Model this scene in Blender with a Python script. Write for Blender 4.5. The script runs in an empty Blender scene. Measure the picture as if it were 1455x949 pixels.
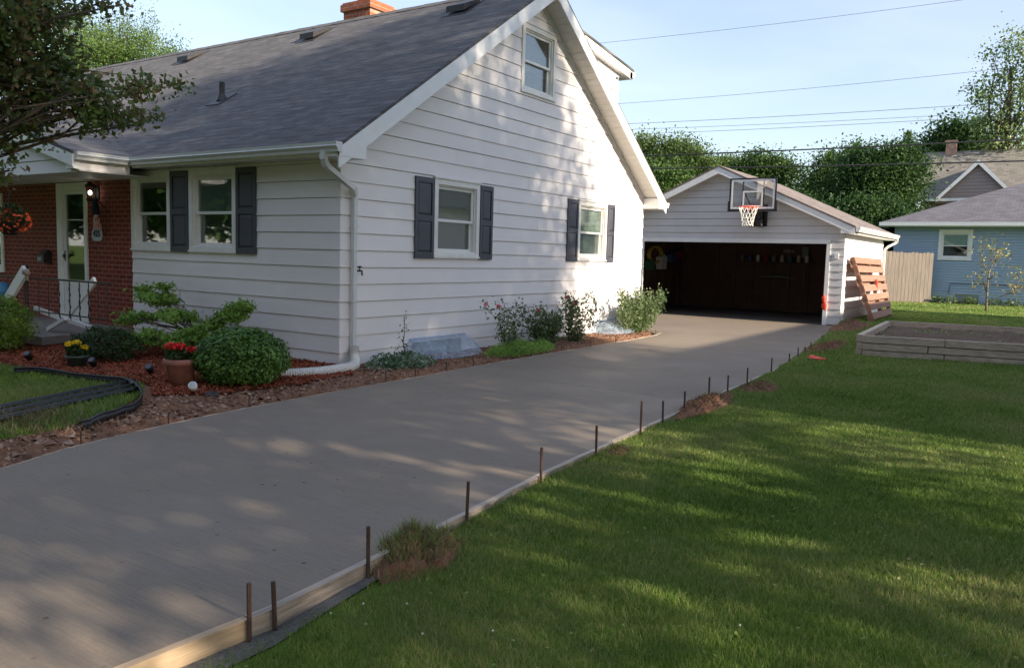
import bpy, math, random
import numpy as np
from mathutils import Vector, Matrix

rnd = random.Random(7)
rng = np.random.default_rng(11)
scene = bpy.context.scene
COL = scene.collection
R_ = math.radians

# ------------------------------------------------------------------ camera model (photo pixels 1455x949, metres)
W, H, F = 1455.0, 949.0, 1150.21
YAW, PIT, ROL = R_(-33.7104), R_(5.47888), R_(1.5867)
CAM = np.array([0, 0, 1.58])
def _rot(a, b, c):
    ca, sa, cb, sb, cc, sc = math.cos(a), math.sin(a), math.cos(b), math.sin(b), math.cos(c), math.sin(c)
    base = np.array([[0, -1, 0], [0, 0, -1], [1, 0, 0]])
    return (np.array([[cc, -sc, 0], [sc, cc, 0], [0, 0, 1]]) @ np.array([[1, 0, 0], [0, cb, -sb], [0, sb, cb]])
            @ base @ np.array([[ca, -sa, 0], [sa, ca, 0], [0, 0, 1]]))
RC = _rot(YAW, PIT, ROL)
def ray(x, y): return RC.T @ np.array([(x - W / 2) / F, (y - H / 2) / F, 1])
def on_z(x, y, z=0.0): d = ray(x, y); return CAM + d * (z - CAM[2]) / d[2]
def on_x(x, y, X): d = ray(x, y); return CAM + d * X / d[0]
def on_y(x, y, Y): d = ray(x, y); return CAM + d * Y / d[1]

cd = bpy.data.cameras.new('camera'); cd.sensor_width = 36; cd.lens = F / W * 36
cd.clip_start = 0.05; cd.clip_end = 3000
co = bpy.data.objects.new('camera', cd); COL.objects.link(co)
m = Matrix(((RC[0][0], -RC[1][0], -RC[2][0], 0), (RC[0][1], -RC[1][1], -RC[2][1], 0),
            (RC[0][2], -RC[1][2], -RC[2][2], 1.58), (0, 0, 0, 1)))
co.matrix_world = m
scene.camera = co

# ------------------------------------------------------------------ light
SUN = Vector((-0.07, -1.0, 0.43)).normalized()
w = bpy.data.worlds.new('World'); scene.world = w; w.use_nodes = True
nt = w.node_tree; nt.nodes.clear()
sky = nt.nodes.new('ShaderNodeTexSky'); sky.sky_type = 'NISHITA'; sky.sun_disc = False
sky.sun_elevation = math.asin(SUN.z); sky.sun_rotation = math.atan2(SUN.x, SUN.y)
sky.air_density = 1.0; sky.dust_density = 0.6; sky.ozone_density = 1.6
tc = nt.nodes.new('ShaderNodeTexCoord'); mp = nt.nodes.new('ShaderNodeMapping'); mp.inputs['Scale'].default_value = (1.6, 2.6, 9)
mp.inputs['Rotation'].default_value = (0.15, 0.1, 0.5)
nz = nt.nodes.new('ShaderNodeTexNoise'); nz.inputs['Scale'].default_value = 1.5; nz.inputs['Detail'].default_value = 7; nz.inputs['Distortion'].default_value = .5
rp = nt.nodes.new('ShaderNodeValToRGB'); rp.color_ramp.elements[0].position = .38; rp.color_ramp.elements[0].color = (.26, .26, .26, 1)
rp.color_ramp.elements[1].position = .8; rp.color_ramp.elements[1].color = (.46, .46, .46, 1)
mx = nt.nodes.new('ShaderNodeMixRGB'); mx.inputs[2].default_value = (4.9, 5.9, 9.0, 1)
bg = nt.nodes.new('ShaderNodeBackground'); bg.inputs[1].default_value = 0.1
wo = nt.nodes.new('ShaderNodeOutputWorld')
L = nt.links.new
L(tc.outputs['Generated'], mp.inputs[0]); L(mp.outputs[0], nz.inputs['Vector']); L(nz.outputs['Fac'], rp.inputs[0])
L(rp.outputs[0], mx.inputs[0]); tint = nt.nodes.new('ShaderNodeMixRGB'); tint.blend_type = 'MULTIPLY'; tint.inputs[0].default_value = 1; tint.inputs[2].default_value = (1.12, 1.04, .93, 1)
L(sky.outputs[0], mx.inputs[1]); L(mx.outputs[0], tint.inputs[1]); L(tint.outputs[0], bg.inputs[0]); L(bg.outputs[0], wo.inputs[0])
sd = bpy.data.lights.new('sun', 'SUN'); sd.energy = 5.0; sd.angle = R_(0.6); sd.color = (1, .86, .68)
so = bpy.data.objects.new('sun', sd); COL.objects.link(so); so.rotation_euler = SUN.to_track_quat('Z', 'Y').to_euler()
vs = scene.view_settings; vs.view_transform = 'Standard'; vs.look = 'None'; vs.gamma = 1; vs.use_curve_mapping = False
vs.exposure = 1.08
scene.cycles.max_bounces = 8; scene.cycles.transparent_max_bounces = 12
scene.cycles.use_denoising = True

# ------------------------------------------------------------------ materials
def newmat(name):
    M = bpy.data.materials.new(name); M.use_nodes = True
    n = M.node_tree; n.nodes.clear()
    o = n.nodes.new('ShaderNodeOutputMaterial'); b = n.nodes.new('ShaderNodeBsdfPrincipled')
    n.links.new(b.outputs[0], o.inputs[0]); return M, n, b, o
def shade(n, col, fac, dark, light):
    """col * (dark..light by fac)"""
    mr = n.nodes.new('ShaderNodeMapRange'); mr.inputs['To Min'].default_value = dark; mr.inputs['To Max'].default_value = light
    mr.inputs['From Min'].default_value = .25; mr.inputs['From Max'].default_value = .75
    n.links.new(fac, mr.inputs[0])
    v = n.nodes.new('ShaderNodeVectorMath'); v.operation = 'SCALE'
    if isinstance(col, tuple): v.inputs[0].default_value = col
    else: n.links.new(col, v.inputs[0])
    n.links.new(mr.outputs[0], v.inputs['Scale']); return v.outputs[0]
def coords(n, scale=(1, 1, 1), rot=(0, 0, 0)):
    t = n.nodes.new('ShaderNodeTexCoord'); mm = n.nodes.new('ShaderNodeMapping')
    mm.inputs['Scale'].default_value = scale; mm.inputs['Rotation'].default_value = rot
    n.links.new(t.outputs['Object'], mm.inputs[0]); return mm.outputs[0]
def noise(n, vec, scale, detail=4, rough=.6):
    t = n.nodes.new('ShaderNodeTexNoise'); t.inputs['Scale'].default_value = scale; t.inputs['Detail'].default_value = detail
    t.inputs['Roughness'].default_value = rough; n.links.new(vec, t.inputs['Vector']); return t.outputs['Fac']
def bump(n, b, h, strength, dist=.01):
    t = n.nodes.new('ShaderNodeBump'); t.inputs['Strength'].default_value = strength; t.inputs['Distance'].default_value = dist
    n.links.new(h, t.inputs['Height']); n.links.new(t.outputs[0], b.inputs['Normal'])
def pmat(name, col, rough=.7, var=.12, scale=3.0, bs=0.0, bscale=60, stretch=(1, 1, 1), metal=0, spec=.5, var2=0, scale2=.6):
    M, n, b, o = newmat(name)
    b.inputs['Roughness'].default_value = rough; b.inputs['Metallic'].default_value = metal
    b.inputs['Specular IOR Level'].default_value = spec
    c = coords(n, stretch); c1 = shade(n, col, noise(n, c, scale, 5), 1 - var, 1 + var)
    if var2: c1 = shade(n, c1, noise(n, c, scale2, 3), 1 - var2, 1 + var2)
    n.links.new(c1, b.inputs['Base Color'])
    if bs: bump(n, b, noise(n, c, bscale, 5), bs)
    return M
def ramp(n, fac, stops):
    r = n.nodes.new('ShaderNodeValToRGB'); e = r.color_ramp.elements
    while len(e) < len(stops): e.new(.5)
    for k, (p, c) in enumerate(stops): e[k].position = p; e[k].color = (*c, 1)
    n.links.new(fac, r.inputs[0]); return r.outputs[0]
def leafmat(name, cols, transl=.35, rough=.55, nscale=.9):
    """leaf colours vary leaf by leaf and clump by clump"""
    M, n, b, o = newmat(name)
    g = n.nodes.new('ShaderNodeNewGeometry')
    t = n.nodes.new('ShaderNodeMath'); t.operation = 'ADD'
    c = coords(n); nf = noise(n, c, nscale, 3)
    m1 = n.nodes.new('ShaderNodeMath'); m1.operation = 'MULTIPLY_ADD'; m1.inputs[1].default_value = 1.6; m1.inputs[2].default_value = -.55
    n.links.new(nf, m1.inputs[0])
    m2 = n.nodes.new('ShaderNodeMath'); m2.operation = 'MULTIPLY'; m2.inputs[1].default_value = .75
    n.links.new(g.outputs['Random Per Island'], m2.inputs[0])
    n.links.new(m1.outputs[0], t.inputs[0]); n.links.new(m2.outputs[0], t.inputs[1])
    k = len(cols) - 1
    col = ramp(n, t.outputs[0], [(i / k, cc) for i, cc in enumerate(cols)])
    n.links.new(col, b.inputs['Base Color']); b.inputs['Roughness'].default_value = rough
    b.inputs['Specular IOR Level'].default_value = .3
    tr = n.nodes.new('ShaderNodeBsdfTranslucent'); n.links.new(shade(n, col, g.outputs['Random Per Island'], 1.0, 1.5), tr.inputs[0])
    ms = n.nodes.new('ShaderNodeMixShader'); ms.inputs[0].default_value = transl
    n.links.new(b.outputs[0], ms.inputs[1]); n.links.new(tr.outputs[0], ms.inputs[2]); n.links.new(ms.outputs[0], o.inputs[0])
    return M
def glassmat(name, tint=(.8, .85, .85), refl=1.0):
    M, n, b, o = newmat(name)
    tr = n.nodes.new('ShaderNodeBsdfTransparent'); tr.inputs[0].default_value = (*tint, 1)
    gl = n.nodes.new('ShaderNodeBsdfGlossy'); gl.inputs['Roughness'].default_value = .02
    fr = n.nodes.new('ShaderNodeFresnel'); fr.inputs[0].default_value = 1.6
    mm = n.nodes.new('ShaderNodeMath'); mm.operation = 'MULTIPLY_ADD'; mm.inputs[1].default_value = refl; mm.inputs[2].default_value = .04
    n.links.new(fr.outputs[0], mm.inputs[0])
    ms = n.nodes.new('ShaderNodeMixShader'); n.links.new(mm.outputs[0], ms.inputs[0])
    n.links.new(tr.outputs[0], ms.inputs[1]); n.links.new(gl.outputs[0], ms.inputs[2]); n.links.new(ms.outputs[0], o.inputs[0])
    return M
def brickmat(name, axis, c1, c2, mortar, bw=.21, bh=.075, ms=.01, rough=.85):
    """axis 'x': wall facing x (uses y,z); 'y': facing y (uses x,z)"""
    M, n, b, o = newmat(name)
    t = n.nodes.new('ShaderNodeTexCoord'); s = n.nodes.new('ShaderNodeSeparateXYZ'); cb = n.nodes.new('ShaderNodeCombineXYZ')
    n.links.new(t.outputs['Object'], s.inputs[0]); n.links.new(s.outputs['Y' if axis == 'x' else 'X'], cb.inputs[0]); n.links.new(s.outputs['Z'], cb.inputs[1])
    k = n.nodes.new('ShaderNodeTexBrick'); k.inputs['Scale'].default_value = 1
    k.inputs['Brick Width'].default_value = bw; k.inputs['Row Height'].default_value = bh; k.inputs['Mortar Size'].default_value = ms
    k.inputs['Mortar Smooth'].default_value = .3
    k.inputs['Color1'].default_value = (*c1, 1); k.inputs['Color2'].default_value = (*c2, 1); k.inputs['Mortar'].default_value = (*mortar, 1)
    n.links.new(cb.outputs[0], k.inputs['Vector'])
    n.links.new(shade(n, k.outputs['Color'], noise(n, t.outputs['Object'], 5, 6), .75, 1.25), b.inputs['Base Color'])
    b.inputs['Roughness'].default_value = rough
    iv = n.nodes.new('ShaderNodeMath'); iv.operation = 'SUBTRACT'; iv.inputs[0].default_value = 1; n.links.new(k.outputs['Fac'], iv.inputs[1])
    bump(n, b, iv.outputs[0], .8, .008); return M
def shinglemat(name, axis, slopek, base, row=.14, tab=.3, streak=.25):
    """asphalt shingles; axis 'y': rows run along y. slopek: length per unit z"""
    M, n, b, o = newmat(name)
    t = n.nodes.new('ShaderNodeTexCoord'); s = n.nodes.new('ShaderNodeSeparateXYZ'); cb = n.nodes.new('ShaderNodeCombineXYZ')
    n.links.new(t.outputs['Object'], s.inputs[0])
    mz = n.nodes.new('ShaderNodeMath'); mz.operation = 'MULTIPLY'; mz.inputs[1].default_value = slopek
    n.links.new(s.outputs['Z'], mz.inputs[0])
    n.links.new(s.outputs['Y' if axis == 'y' else 'X'], cb.inputs[0]); n.links.new(mz.outputs[0], cb.inputs[1])
    k = n.nodes.new('ShaderNodeTexBrick'); k.inputs['Scale'].default_value = 1
    k.inputs['Brick Width'].default_value = tab; k.inputs['Row Height'].default_value = row; k.inputs['Mortar Size'].default_value = .011
    k.inputs['Mortar Smooth'].default_value = 1; k.inputs['Bias'].default_value = -.2
    d = tuple(x * .82 for x in base); l = tuple(x * 1.2 for x in base)
    k.inputs['Color1'].default_value = (*d, 1); k.inputs['Color2'].default_value = (*l, 1); k.inputs['Mortar'].default_value = (*[x * .45 for x in base], 1)
    n.links.new(cb.outputs[0], k.inputs['Vector'])
    st = n.nodes.new('ShaderNodeMapping'); st.inputs['Scale'].default_value = (2.2, 13, 1); n.links.new(cb.outputs[0], st.inputs[0])
    c1 = shade(n, k.outputs['Color'], noise(n, st.outputs[0], 1.0, 5), 1 - streak, 1 + streak)
    c2 = shade(n, c1, noise(n, t.outputs['Object'], 260, 2), .7, 1.3)
    c3 = shade(n, c2, noise(n, t.outputs['Object'], .5, 3), .88, 1.12)
    n.links.new(c3, b.inputs['Base Color']); b.inputs['Roughness'].default_value = .9
    bump(n, b, k.outputs['Fac'], .5, -.006); return M
def woodmat(name, col, axis='x', rough=.8, var=.3):
    st = {'x': (1.2, 22, 22), 'y': (22, 1.2, 22), 'z': (22, 22, 1.2)}[axis]
    return pmat(name, col, rough, var, 1.6, .4, 4, st, var2=.15, scale2=.4)

M = {}
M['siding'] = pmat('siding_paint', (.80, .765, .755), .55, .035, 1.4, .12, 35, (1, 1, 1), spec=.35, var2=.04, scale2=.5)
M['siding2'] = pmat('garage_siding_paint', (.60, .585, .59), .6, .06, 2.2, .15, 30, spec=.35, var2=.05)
M['white'] = pmat('white_paint', (.78, .78, .77), .4, .05, 4, var2=.03)
M['trimgrey'] = pmat('weathered_white_trim', (.76, .75, .71), .5, .09, 6)
M['soffit'] = pmat('soffit_paint', (.62, .60, .56), .6, .05, 3)
M['gutter'] = pmat('gutter_enamel', (.66, .67, .66), .35, .08, 5)
M['shutter'] = pmat('shutter_blue_grey', (.062, .064, .082), .5, .12, 6)
M['sash'] = pmat('white_vinyl', (.76, .76, .74), .35, .03, 6)
M['glass'] = glassmat('window_glass', (.92, .95, .94), .75)
M['clear'] = glassmat('clear_acrylic', (.93, .94, .94), .7)
M['blind'] = pmat('pale_blind', (.62, .74, .66), .8, .06, 3)
M['blindgrey'] = pmat('grey_curtain', (.24, .28, .25), .8, .2, 5)
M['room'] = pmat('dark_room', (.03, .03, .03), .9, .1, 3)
M['brick'] = brickmat('red_brick', 'x', (.23, .030, .012), (.15, .020, .008), (.30, .14, .10), .21, .078, .011)
M['bricky'] = brickmat('red_brick_side', 'y', (.23, .030, .012), (.15, .020, .008), (.30, .14, .10), .21, .078, .011)
M['chim'] = brickmat('orange_chimney_brick', 'x', (.42, .12, .05), (.34, .09, .04), (.4, .25, .18), .2, .075, .01)
M['tanbrick'] = brickmat('tan_chimney_brick', 'x', (.45, .25, .16), (.35, .17, .11), (.4, .35, .3), .2, .08, .01)
K = math.sqrt(1 + .67 ** 2) / .67
M['shingle'] = shinglemat('slate_grey_shingles', 'y', K, (.112, .107, .108), streak=.5)
M['shingleg'] = shinglemat('brown_grey_shingles', 'x', 2.4, (.2, .165, .15))
M['shingleb'] = shinglemat('dark_grey_shingles', 'y', 2.7, (.13, .125, .14), .16, .3)
M['shinglet'] = shinglemat('weathered_brown_shingles', 'y', 1.6, (.22, .2, .17), .2, .35)
M['black'] = pmat('black_paint', (.012, .012, .015), .45, .2, 6)
M['darkmetal'] = pmat('dark_metal', (.03, .028, .028), .5, .3, 10)
M['rust'] = pmat('rusty_steel', (.075, .04, .03), .7, .35, 30, .3, 80)
M['concrete_old'] = pmat('old_concrete', (.22, .20, .18), .85, .15, 4, .3, 60)
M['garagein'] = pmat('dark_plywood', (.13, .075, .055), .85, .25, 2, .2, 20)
M['terracotta'] = pmat('terracotta', (.36, .16, .13), .8, .25, 14, .3, 40)
M['greenplastic'] = pmat('grey_green_plastic', (.045, .07, .06), .5, .1, 6)
M['soilpot'] = pmat('potting_soil', (.05, .035, .025), .95, .3, 30)
M['edging'] = pmat('black_plastic_edging', (.014, .014, .017), .38, .2, 6)
M['redplastic'] = pmat('red_orange_plastic', (.8, .07, .03), .45, .1, 5)
M['rimred'] = pmat('orange_red_rim', (.75, .12, .06), .4, .1, 5)
M['net'] = pmat('white_cord', (.75, .74, .68), .8, .08, 10)
M['form_new'] = woodmat('new_form_lumber', (.42, .31, .20), 'x')
M['form_old'] = woodmat('weathered_form_lumber', (.40, .33, .27), 'x', .85, .5)
M['bedwood'] = woodmat('weathered_timber', (.47, .37, .285), 'y')
M['bedwoodx'] = woodmat('weathered_timber_side', (.47, .37, .285), 'x')
M['pallet'] = woodmat('pallet_brown', (.30, .165, .115), 'x', .8, .2)
M['palletz'] = woodmat('pallet_brown_stringer', (.26, .14, .095), 'z', .8, .2)
M['fencew'] = woodmat('grey_fence_wood', (.29, .24, .20), 'z', .85, .25)
M['bark'] = pmat('bark', (.10, .075, .055), .9, .3, 12, .6, 30, (1, 1, .3))
M['barkgrey'] = pmat('grey_bark', (.2, .17, .14), .9, .3, 12, .6, 30, (1, 1, .3))
M['blue'] = pmat('blue_vinyl_siding', (.29, .385, .48), .5, .05, 2)
M['tan'] = pmat('mauve_tan_siding', (.29, .23, .21), .6, .05, 2)
M['wire'] = pmat('black_cable', (.02, .02, .022), .6, .1, 5)
M['wiregrey'] = pmat('grey_cable', (.22, .25, .3), .6, .1, 5)
M['pipewhite'] = pmat('white_corrugated_plastic', (.62, .61, .57), .45, .12, 8)
M['well'] = pmat('galvanised_well', (.2, .22, .26), .5, .2, 6)
M['tan_mulch'] = None

# fresh concrete: broom marks across, damp patches
def concrete():
    Mt, n, b, o = newmat('fresh_broomed_concrete')
    c = coords(n); cs = coords(n, (26, 1.1, 1), (0, 0, .05))
    c1 = shade(n, (.222, .181, .139), noise(n, c, .55, 4), .90, 1.10)
    c2 = shade(n, c1, noise(n, cs, 3, 4), .87, 1.13)
    c3 = shade(n, c2, noise(n, c, 45, 3), .92, 1.08)
    # small dark pits
    v = n.nodes.new('ShaderNodeTexVoronoi'); v.inputs['Scale'].default_value = 6.5; n.links.new(c, v.inputs['Vector'])
    pits = ramp(n, v.outputs['Distance'], [(0.0, (.35, .33, .3)), (.07, (.4, .38, .36)), (.1, (1, 1, 1))])
    msk = ramp(n, noise(n, c, 1.3, 2), [(.45, (1, 1, 1)), (.62, (0, 0, 0))])
    mx = n.nodes.new('ShaderNodeMixRGB'); mx.inputs[2].default_value = (1, 1, 1, 1); n.links.new(msk, mx.inputs[0]); n.links.new(pits, mx.inputs[1])
    mu = n.nodes.new('ShaderNodeMixRGB'); mu.blend_type = 'MULTIPLY'; mu.inputs[0].default_value = 1
    n.links.new(c3, mu.inputs[1]); n.links.new(mx.outputs[0], mu.inputs[2])
    n.links.new(mu.outputs[0], b.inputs['Base Color'])
    n.links.new(ramp(n, noise(n, c, .9, 3), [(.3, (.55, .55, .55)), (.7, (.8, .8, .8))]), b.inputs['Roughness'])
    b.inputs['Specular IOR Level'].default_value = .3
    bump(n, b, noise(n, cs, 3, 5), .6, .006); return Mt
M['concrete'] = concrete()
def groundmat(name, stops, s1=.5, s2=9, s3=120, bs=.6):
    Mt, n, b, o = newmat(name)
    c = coords(n); a = noise(n, c, s1, 4); e = noise(n, c, s2, 5, .7)
    ad = n.nodes.new('ShaderNodeMath'); ad.operation = 'MULTIPLY_ADD'; ad.inputs[1].default_value = .6
    n.links.new(e, ad.inputs[0]); m0 = n.nodes.new('ShaderNodeMath'); m0.operation = 'MULTIPLY'; m0.inputs[1].default_value = .4
    n.links.new(a, m0.inputs[0]); n.links.new(m0.outputs[0], ad.inputs[2])
    col = ramp(n, ad.outputs[0], stops); col = shade(n, col, noise(n, c, s3, 3), .65, 1.35)
    n.links.new(col, b.inputs['Base Color']); b.inputs['Roughness'].default_value = .95; b.inputs['Specular IOR Level'].default_value = .1
    bump(n, b, noise(n, c, s2 * 2, 6, .75), bs, .03); return Mt
M['lawn'] = groundmat('lawn_ground', [(.3, (.05, .08, .014)), (.5, (.09, .14, .022)), (.7, (.14, .19, .035))], .35, 5, 60)
M['soil'] = groundmat('brown_soil', [(.3, (.13, .062, .036)), (.5, (.24, .125, .075)), (.7, (.34, .20, .13))], 1.2, 11, 150, .9)
M['mulch'] = groundmat('red_mulch_base', [(.3, (.08, .022, .012)), (.5, (.17, .042, .02)), (.7, (.26, .08, .035))], 1.5, 16, 120, 1)
M['gravel'] = groundmat('grey_gravel', [(.3, (.14, .13, .12)), (.5, (.26, .25, .24)), (.7, (.42, .4, .38))], 3, 60, 200, 1)
M['bedsoil'] = groundmat('bed_soil', [(.3, (.08, .055, .04)), (.5, (.15, .105, .075)), (.7, (.22, .16, .12))], 1.2, 11, 150, .9)
def islandmat(name, cols, rough=.9):
    Mt, n, b, o = newmat(name); g = n.nodes.new('ShaderNodeNewGeometry')
    k = len(cols) - 1
    n.links.new(ramp(n, g.outputs['Random Per Island'], [(i / k, c) for i, c in enumerate(cols)]), b.inputs['Base Color'])
    b.inputs['Roughness'].default_value = rough; b.inputs['Specular IOR Level'].default_value = .2; return Mt
M['chips'] = islandmat('red_mulch_chips', [(.12, .03, .015), (.24, .055, .025), (.36, .095, .04), (.30, .13, .08)])
M['clods'] = islandmat('soil_clods', [(.12, .06, .035), (.22, .115, .07), (.30, .17, .11), (.38, .27, .2)])
M['grass'] = leafmat('grass_blades', [(.058, .098, .018), (.105, .19, .030), (.15, .25, .042), (.21, .29, .065), (.30, .29, .12)], .3, .5, .55)
M['straw'] = islandmat('dry_straw', [(.12, .07, .045), (.22, .14, .09), (.36, .28, .18)])
M['lf_crab'] = leafmat('purple_green_leaves', [(.045, .08, .025), (.08, .14, .035), (.12, .11, .04), (.13, .21, .055), (.2, .10, .05)], .3, .45, 1.4)
M['lf_box'] = leafmat('boxwood_leaves', [(.015, .045, .008), (.045, .11, .018), (.09, .19, .03), (.15, .27, .05)], .25, .4, 3)
M['lf_azalea'] = leafmat('light_green_leaves', [(.08, .16, .03), (.15, .28, .05), (.24, .40, .08), (.32, .48, .12)], .35, .5, 2)
M['lf_yel'] = leafmat('yellow_green_leaves', [(.08, .15, .02), (.16, .26, .035), (.25, .35, .06)], .35, .5, 2)
M['lf_dark'] = leafmat('dark_shrub_leaves', [(.012, .03, .008), (.025, .055, .012), (.05, .09, .02)], .25, .45, 2)
M['lf_rose'] = leafmat('rose_leaves', [(.035, .07, .02), (.07, .12, .04), (.12, .17, .07), (.2, .24, .12)], .3, .45, 3)
M['lf_ground'] = leafmat('variegated_leaves', [(.03, .08, .025), (.06, .13, .05), (.15, .24, .14), (.4, .45, .36)], .25, .5, 4)
M['lf_far'] = leafmat('broadleaf_far', [(.015, .038, .010), (.036, .08, .017), (.065, .125, .026), (.10, .16, .04)], .35, .6, .35)
M['lf_far2'] = leafmat('dark_broadleaf_far', [(.009, .026, .008), (.02, .052, .013), (.04, .09, .02), (.065, .12, .028)], .35, .6, .35)
M['lf_light'] = leafmat('pale_broadleaf_far', [(.035, .065, .018), (.065, .11, .028), (.10, .16, .04), (.15, .20, .06)], .4, .6, .35)
M['lf_mid'] = leafmat('mid_broadleaf_far', [(.03, .06, .014), (.06, .115, .025), (.11, .18, .04), (.16, .23, .06)], .35, .6, .6)
M['lf_cot'] = leafmat('glossy_poplar_leaves', [(.05, .09, .02), (.10, .17, .04), (.17, .25, .07), (.30, .36, .15)], .3, .35, .5)
M['lf_sap'] = leafmat('bronze_green_leaves', [(.12, .12, .03), (.22, .16, .05), (.25, .28, .08), (.3, .2, .08)], .35, .5, 2)
M['petal_red'] = pmat('red_petals', (.75, .02, .02), .6, .15, 20)
M['petal_pink'] = pmat('pink_petals', (.75, .16, .18), .6, .15, 20)
M['petal_yellow'] = pmat('yellow_petals', (.85, .6, .01), .6, .1, 20)
M['petal_orange'] = pmat('orange_petals', (.55, .08, .02), .6, .2, 20)
M['petal_white'] = pmat('white_petals', (.5, .5, .45), .6, .1, 20)

# ------------------------------------------------------------------ mesh helpers
class MB:
    def __init__(s): s.v = []; s.f = []
    def add(s, vs, fs):
        k = len(s.v); s.v += [tuple(map(float, p)) for p in vs]; s.f += [tuple(i + k for i in f) for f in fs]; return s
    def box(s, x0, x1, y0, y1, z0, z1):
        x0, x1 = sorted((x0, x1)); y0, y1 = sorted((y0, y1)); z0, z1 = sorted((z0, z1))
        return s.add([(x0, y0, z0), (x1, y0, z0), (x1, y1, z0), (x0, y1, z0), (x0, y0, z1), (x1, y0, z1), (x1, y1, z1), (x0, y1, z1)],
                     [(0, 3, 2, 1), (4, 5, 6, 7), (0, 1, 5, 4), (1, 2, 6, 5), (2, 3, 7, 6), (3, 0, 4, 7)])
    def beam(s, a, b, wd, ht, up=(0, 0, 1)):
        a, b = Vector(a), Vector(b); d = (b - a).normalized(); sd = d.cross(Vector(up)).normalized(); u = sd.cross(d)
        vs = []
        for p in (a, b):
            for i, j in ((-1, -1), (1, -1), (1, 1), (-1, 1)): vs.append(p + sd * wd / 2 * i + u * ht / 2 * j)
        return s.add(vs, [(0, 1, 2, 3), (7, 6, 5, 4), (0, 4, 5, 1), (1, 5, 6, 2), (2, 6, 7, 3), (3, 7, 4, 0)])
    def prism(s, poly, off):
        """closed prism: polygon extruded by vector off"""
        n = len(poly); o = Vector(off)
        return s.add([Vector(p) for p in poly] + [Vector(p) + o for p in poly],
                     [tuple(range(n))[::-1], tuple(range(n, 2 * n))] + [(i, (i + 1) % n, (i + 1) % n + n, i + n) for i in range(n)])
    def tube(s, pts, r, n=6, cap=True):
        pts = [Vector(p) for p in pts]; rs = r if isinstance(r, (list, tuple)) else [r] * len(pts)
        rings = []; pu = None
        for i, p in enumerate(pts):
            d = (pts[min(i + 1, len(pts) - 1)] - pts[max(i - 1, 0)])
            if d.length < 1e-9: d = Vector((0, 0, 1))
            d.normalize()
            if pu is None: pu = Vector((0, 0, 1)) if abs(d.z) < .9 else Vector((1, 0, 0))
            u = (pu - d * pu.dot(d)).normalized(); pu = u; q = d.cross(u)
            rings.append([p + (u * math.cos(2 * math.pi * k / n) + q * math.sin(2 * math.pi * k / n)) * rs[i] for k in range(n)])
        vs = [v for r_ in rings for v in r_]; fs = []
        for i in range(len(pts) - 1):
            for k in range(n): fs.append((i * n + k, i * n + (k + 1) % n, (i + 1) * n + (k + 1) % n, (i + 1) * n + k))
        if cap: fs += [tuple(range(n))[::-1], tuple(range((len(pts) - 1) * n, len(pts) * n))]
        return s.add(vs, fs)
    def lathe(s, prof, c, n=20):
        c = Vector(c); vs = []; fs = []
        for r, z in prof:
            for k in range(n): a = 2 * math.pi * k / n; vs.append(c + Vector((r * math.cos(a), r * math.sin(a), z)))
        for i in range(len(prof) - 1):
            for k in range(n): fs.append((i * n + k, i * n + (k + 1) % n, (i + 1) * n + (k + 1) % n, (i + 1) * n + k))
        return s.add(vs, fs)
    def blob(s, c, r, seed=0, amp=.25, nu=10, nv=7):
        q = random.Random(seed); c = Vector(c); r = Vector(r); vs = []; fs = []
        for j in range(nv + 1):
            for i in range(nu):
                th = math.pi * j / nv; ph = 2 * math.pi * i / nu; k = 1 + q.uniform(-amp, amp) * math.sin(th)
                vs.append(c + Vector((r.x * math.sin(th) * math.cos(ph), r.y * math.sin(th) * math.sin(ph), r.z * math.cos(th))) * k)
        for j in range(nv):
            for i in range(nu): fs.append((j * nu + i, (j + 1) * nu + i, (j + 1) * nu + (i + 1) % nu, j * nu + (i + 1) % nu))
        return s.add(vs, fs)
def wloc(o): return o.matrix_world.translation if o is None else Vector(o['_loc'])
_LOC = {}
def getloc(o): return _LOC.get(o.name, Vector((0, 0, 0)))
def link(name, me, mat, parent, origin):
    o = bpy.data.objects.new(name, me); COL.objects.link(o)
    if mat is not None: me.materials.append(mat if not isinstance(mat, str) else M[mat])
    if parent is not None: o.parent = parent; o.location = origin - getloc(parent)
    else: o.location = origin
    _LOC[o.name] = Vector(origin); return o
def build(mb, name, mat, parent=None, smooth=False, origin=None, label=None):
    if origin is None:
        if parent is not None: origin = getloc(parent)
        else:
            a = np.array(mb.v); origin = Vector(((a[:, 0].min() + a[:, 0].max()) / 2, (a[:, 1].min() + a[:, 1].max()) / 2, a[:, 2].min()))
    origin = Vector(origin)
    me = bpy.data.meshes.new(name); me.from_pydata([tuple(Vector(p) - origin) for p in mb.v], [], mb.f); me.update()
    if smooth: me.polygons.foreach_set('use_smooth', [True] * len(me.polygons))
    o = link(name, me, mat, parent, origin)
    if label: o['label'] = label
    return o
def npmesh(name, V, Fq, mat, parent=None, origin=None, smooth=False):
    V = np.asarray(V, dtype=np.float64).reshape(-1, 3); Fq = np.asarray(Fq, dtype=np.int32); k = Fq.shape[1]
    if origin is None: origin = getloc(parent) if parent is not None else Vector(((V[:, 0].min() + V[:, 0].max()) / 2, (V[:, 1].min() + V[:, 1].max()) / 2, V[:, 2].min()))
    V = V - np.array(origin)
    me = bpy.data.meshes.new(name); me.vertices.add(len(V)); me.vertices.foreach_set('co', V.astype(np.float32).ravel())
    me.loops.add(Fq.size); me.loops.foreach_set('vertex_index', Fq.ravel())
    me.polygons.add(len(Fq)); me.polygons.foreach_set('loop_start', np.arange(0, Fq.size, k, dtype=np.int32))
    me.update(calc_edges=True); me.validate()
    if smooth: me.polygons.foreach_set('use_smooth', [True] * len(me.polygons))
    return link(name, me, mat, parent, Vector(origin))
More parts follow.
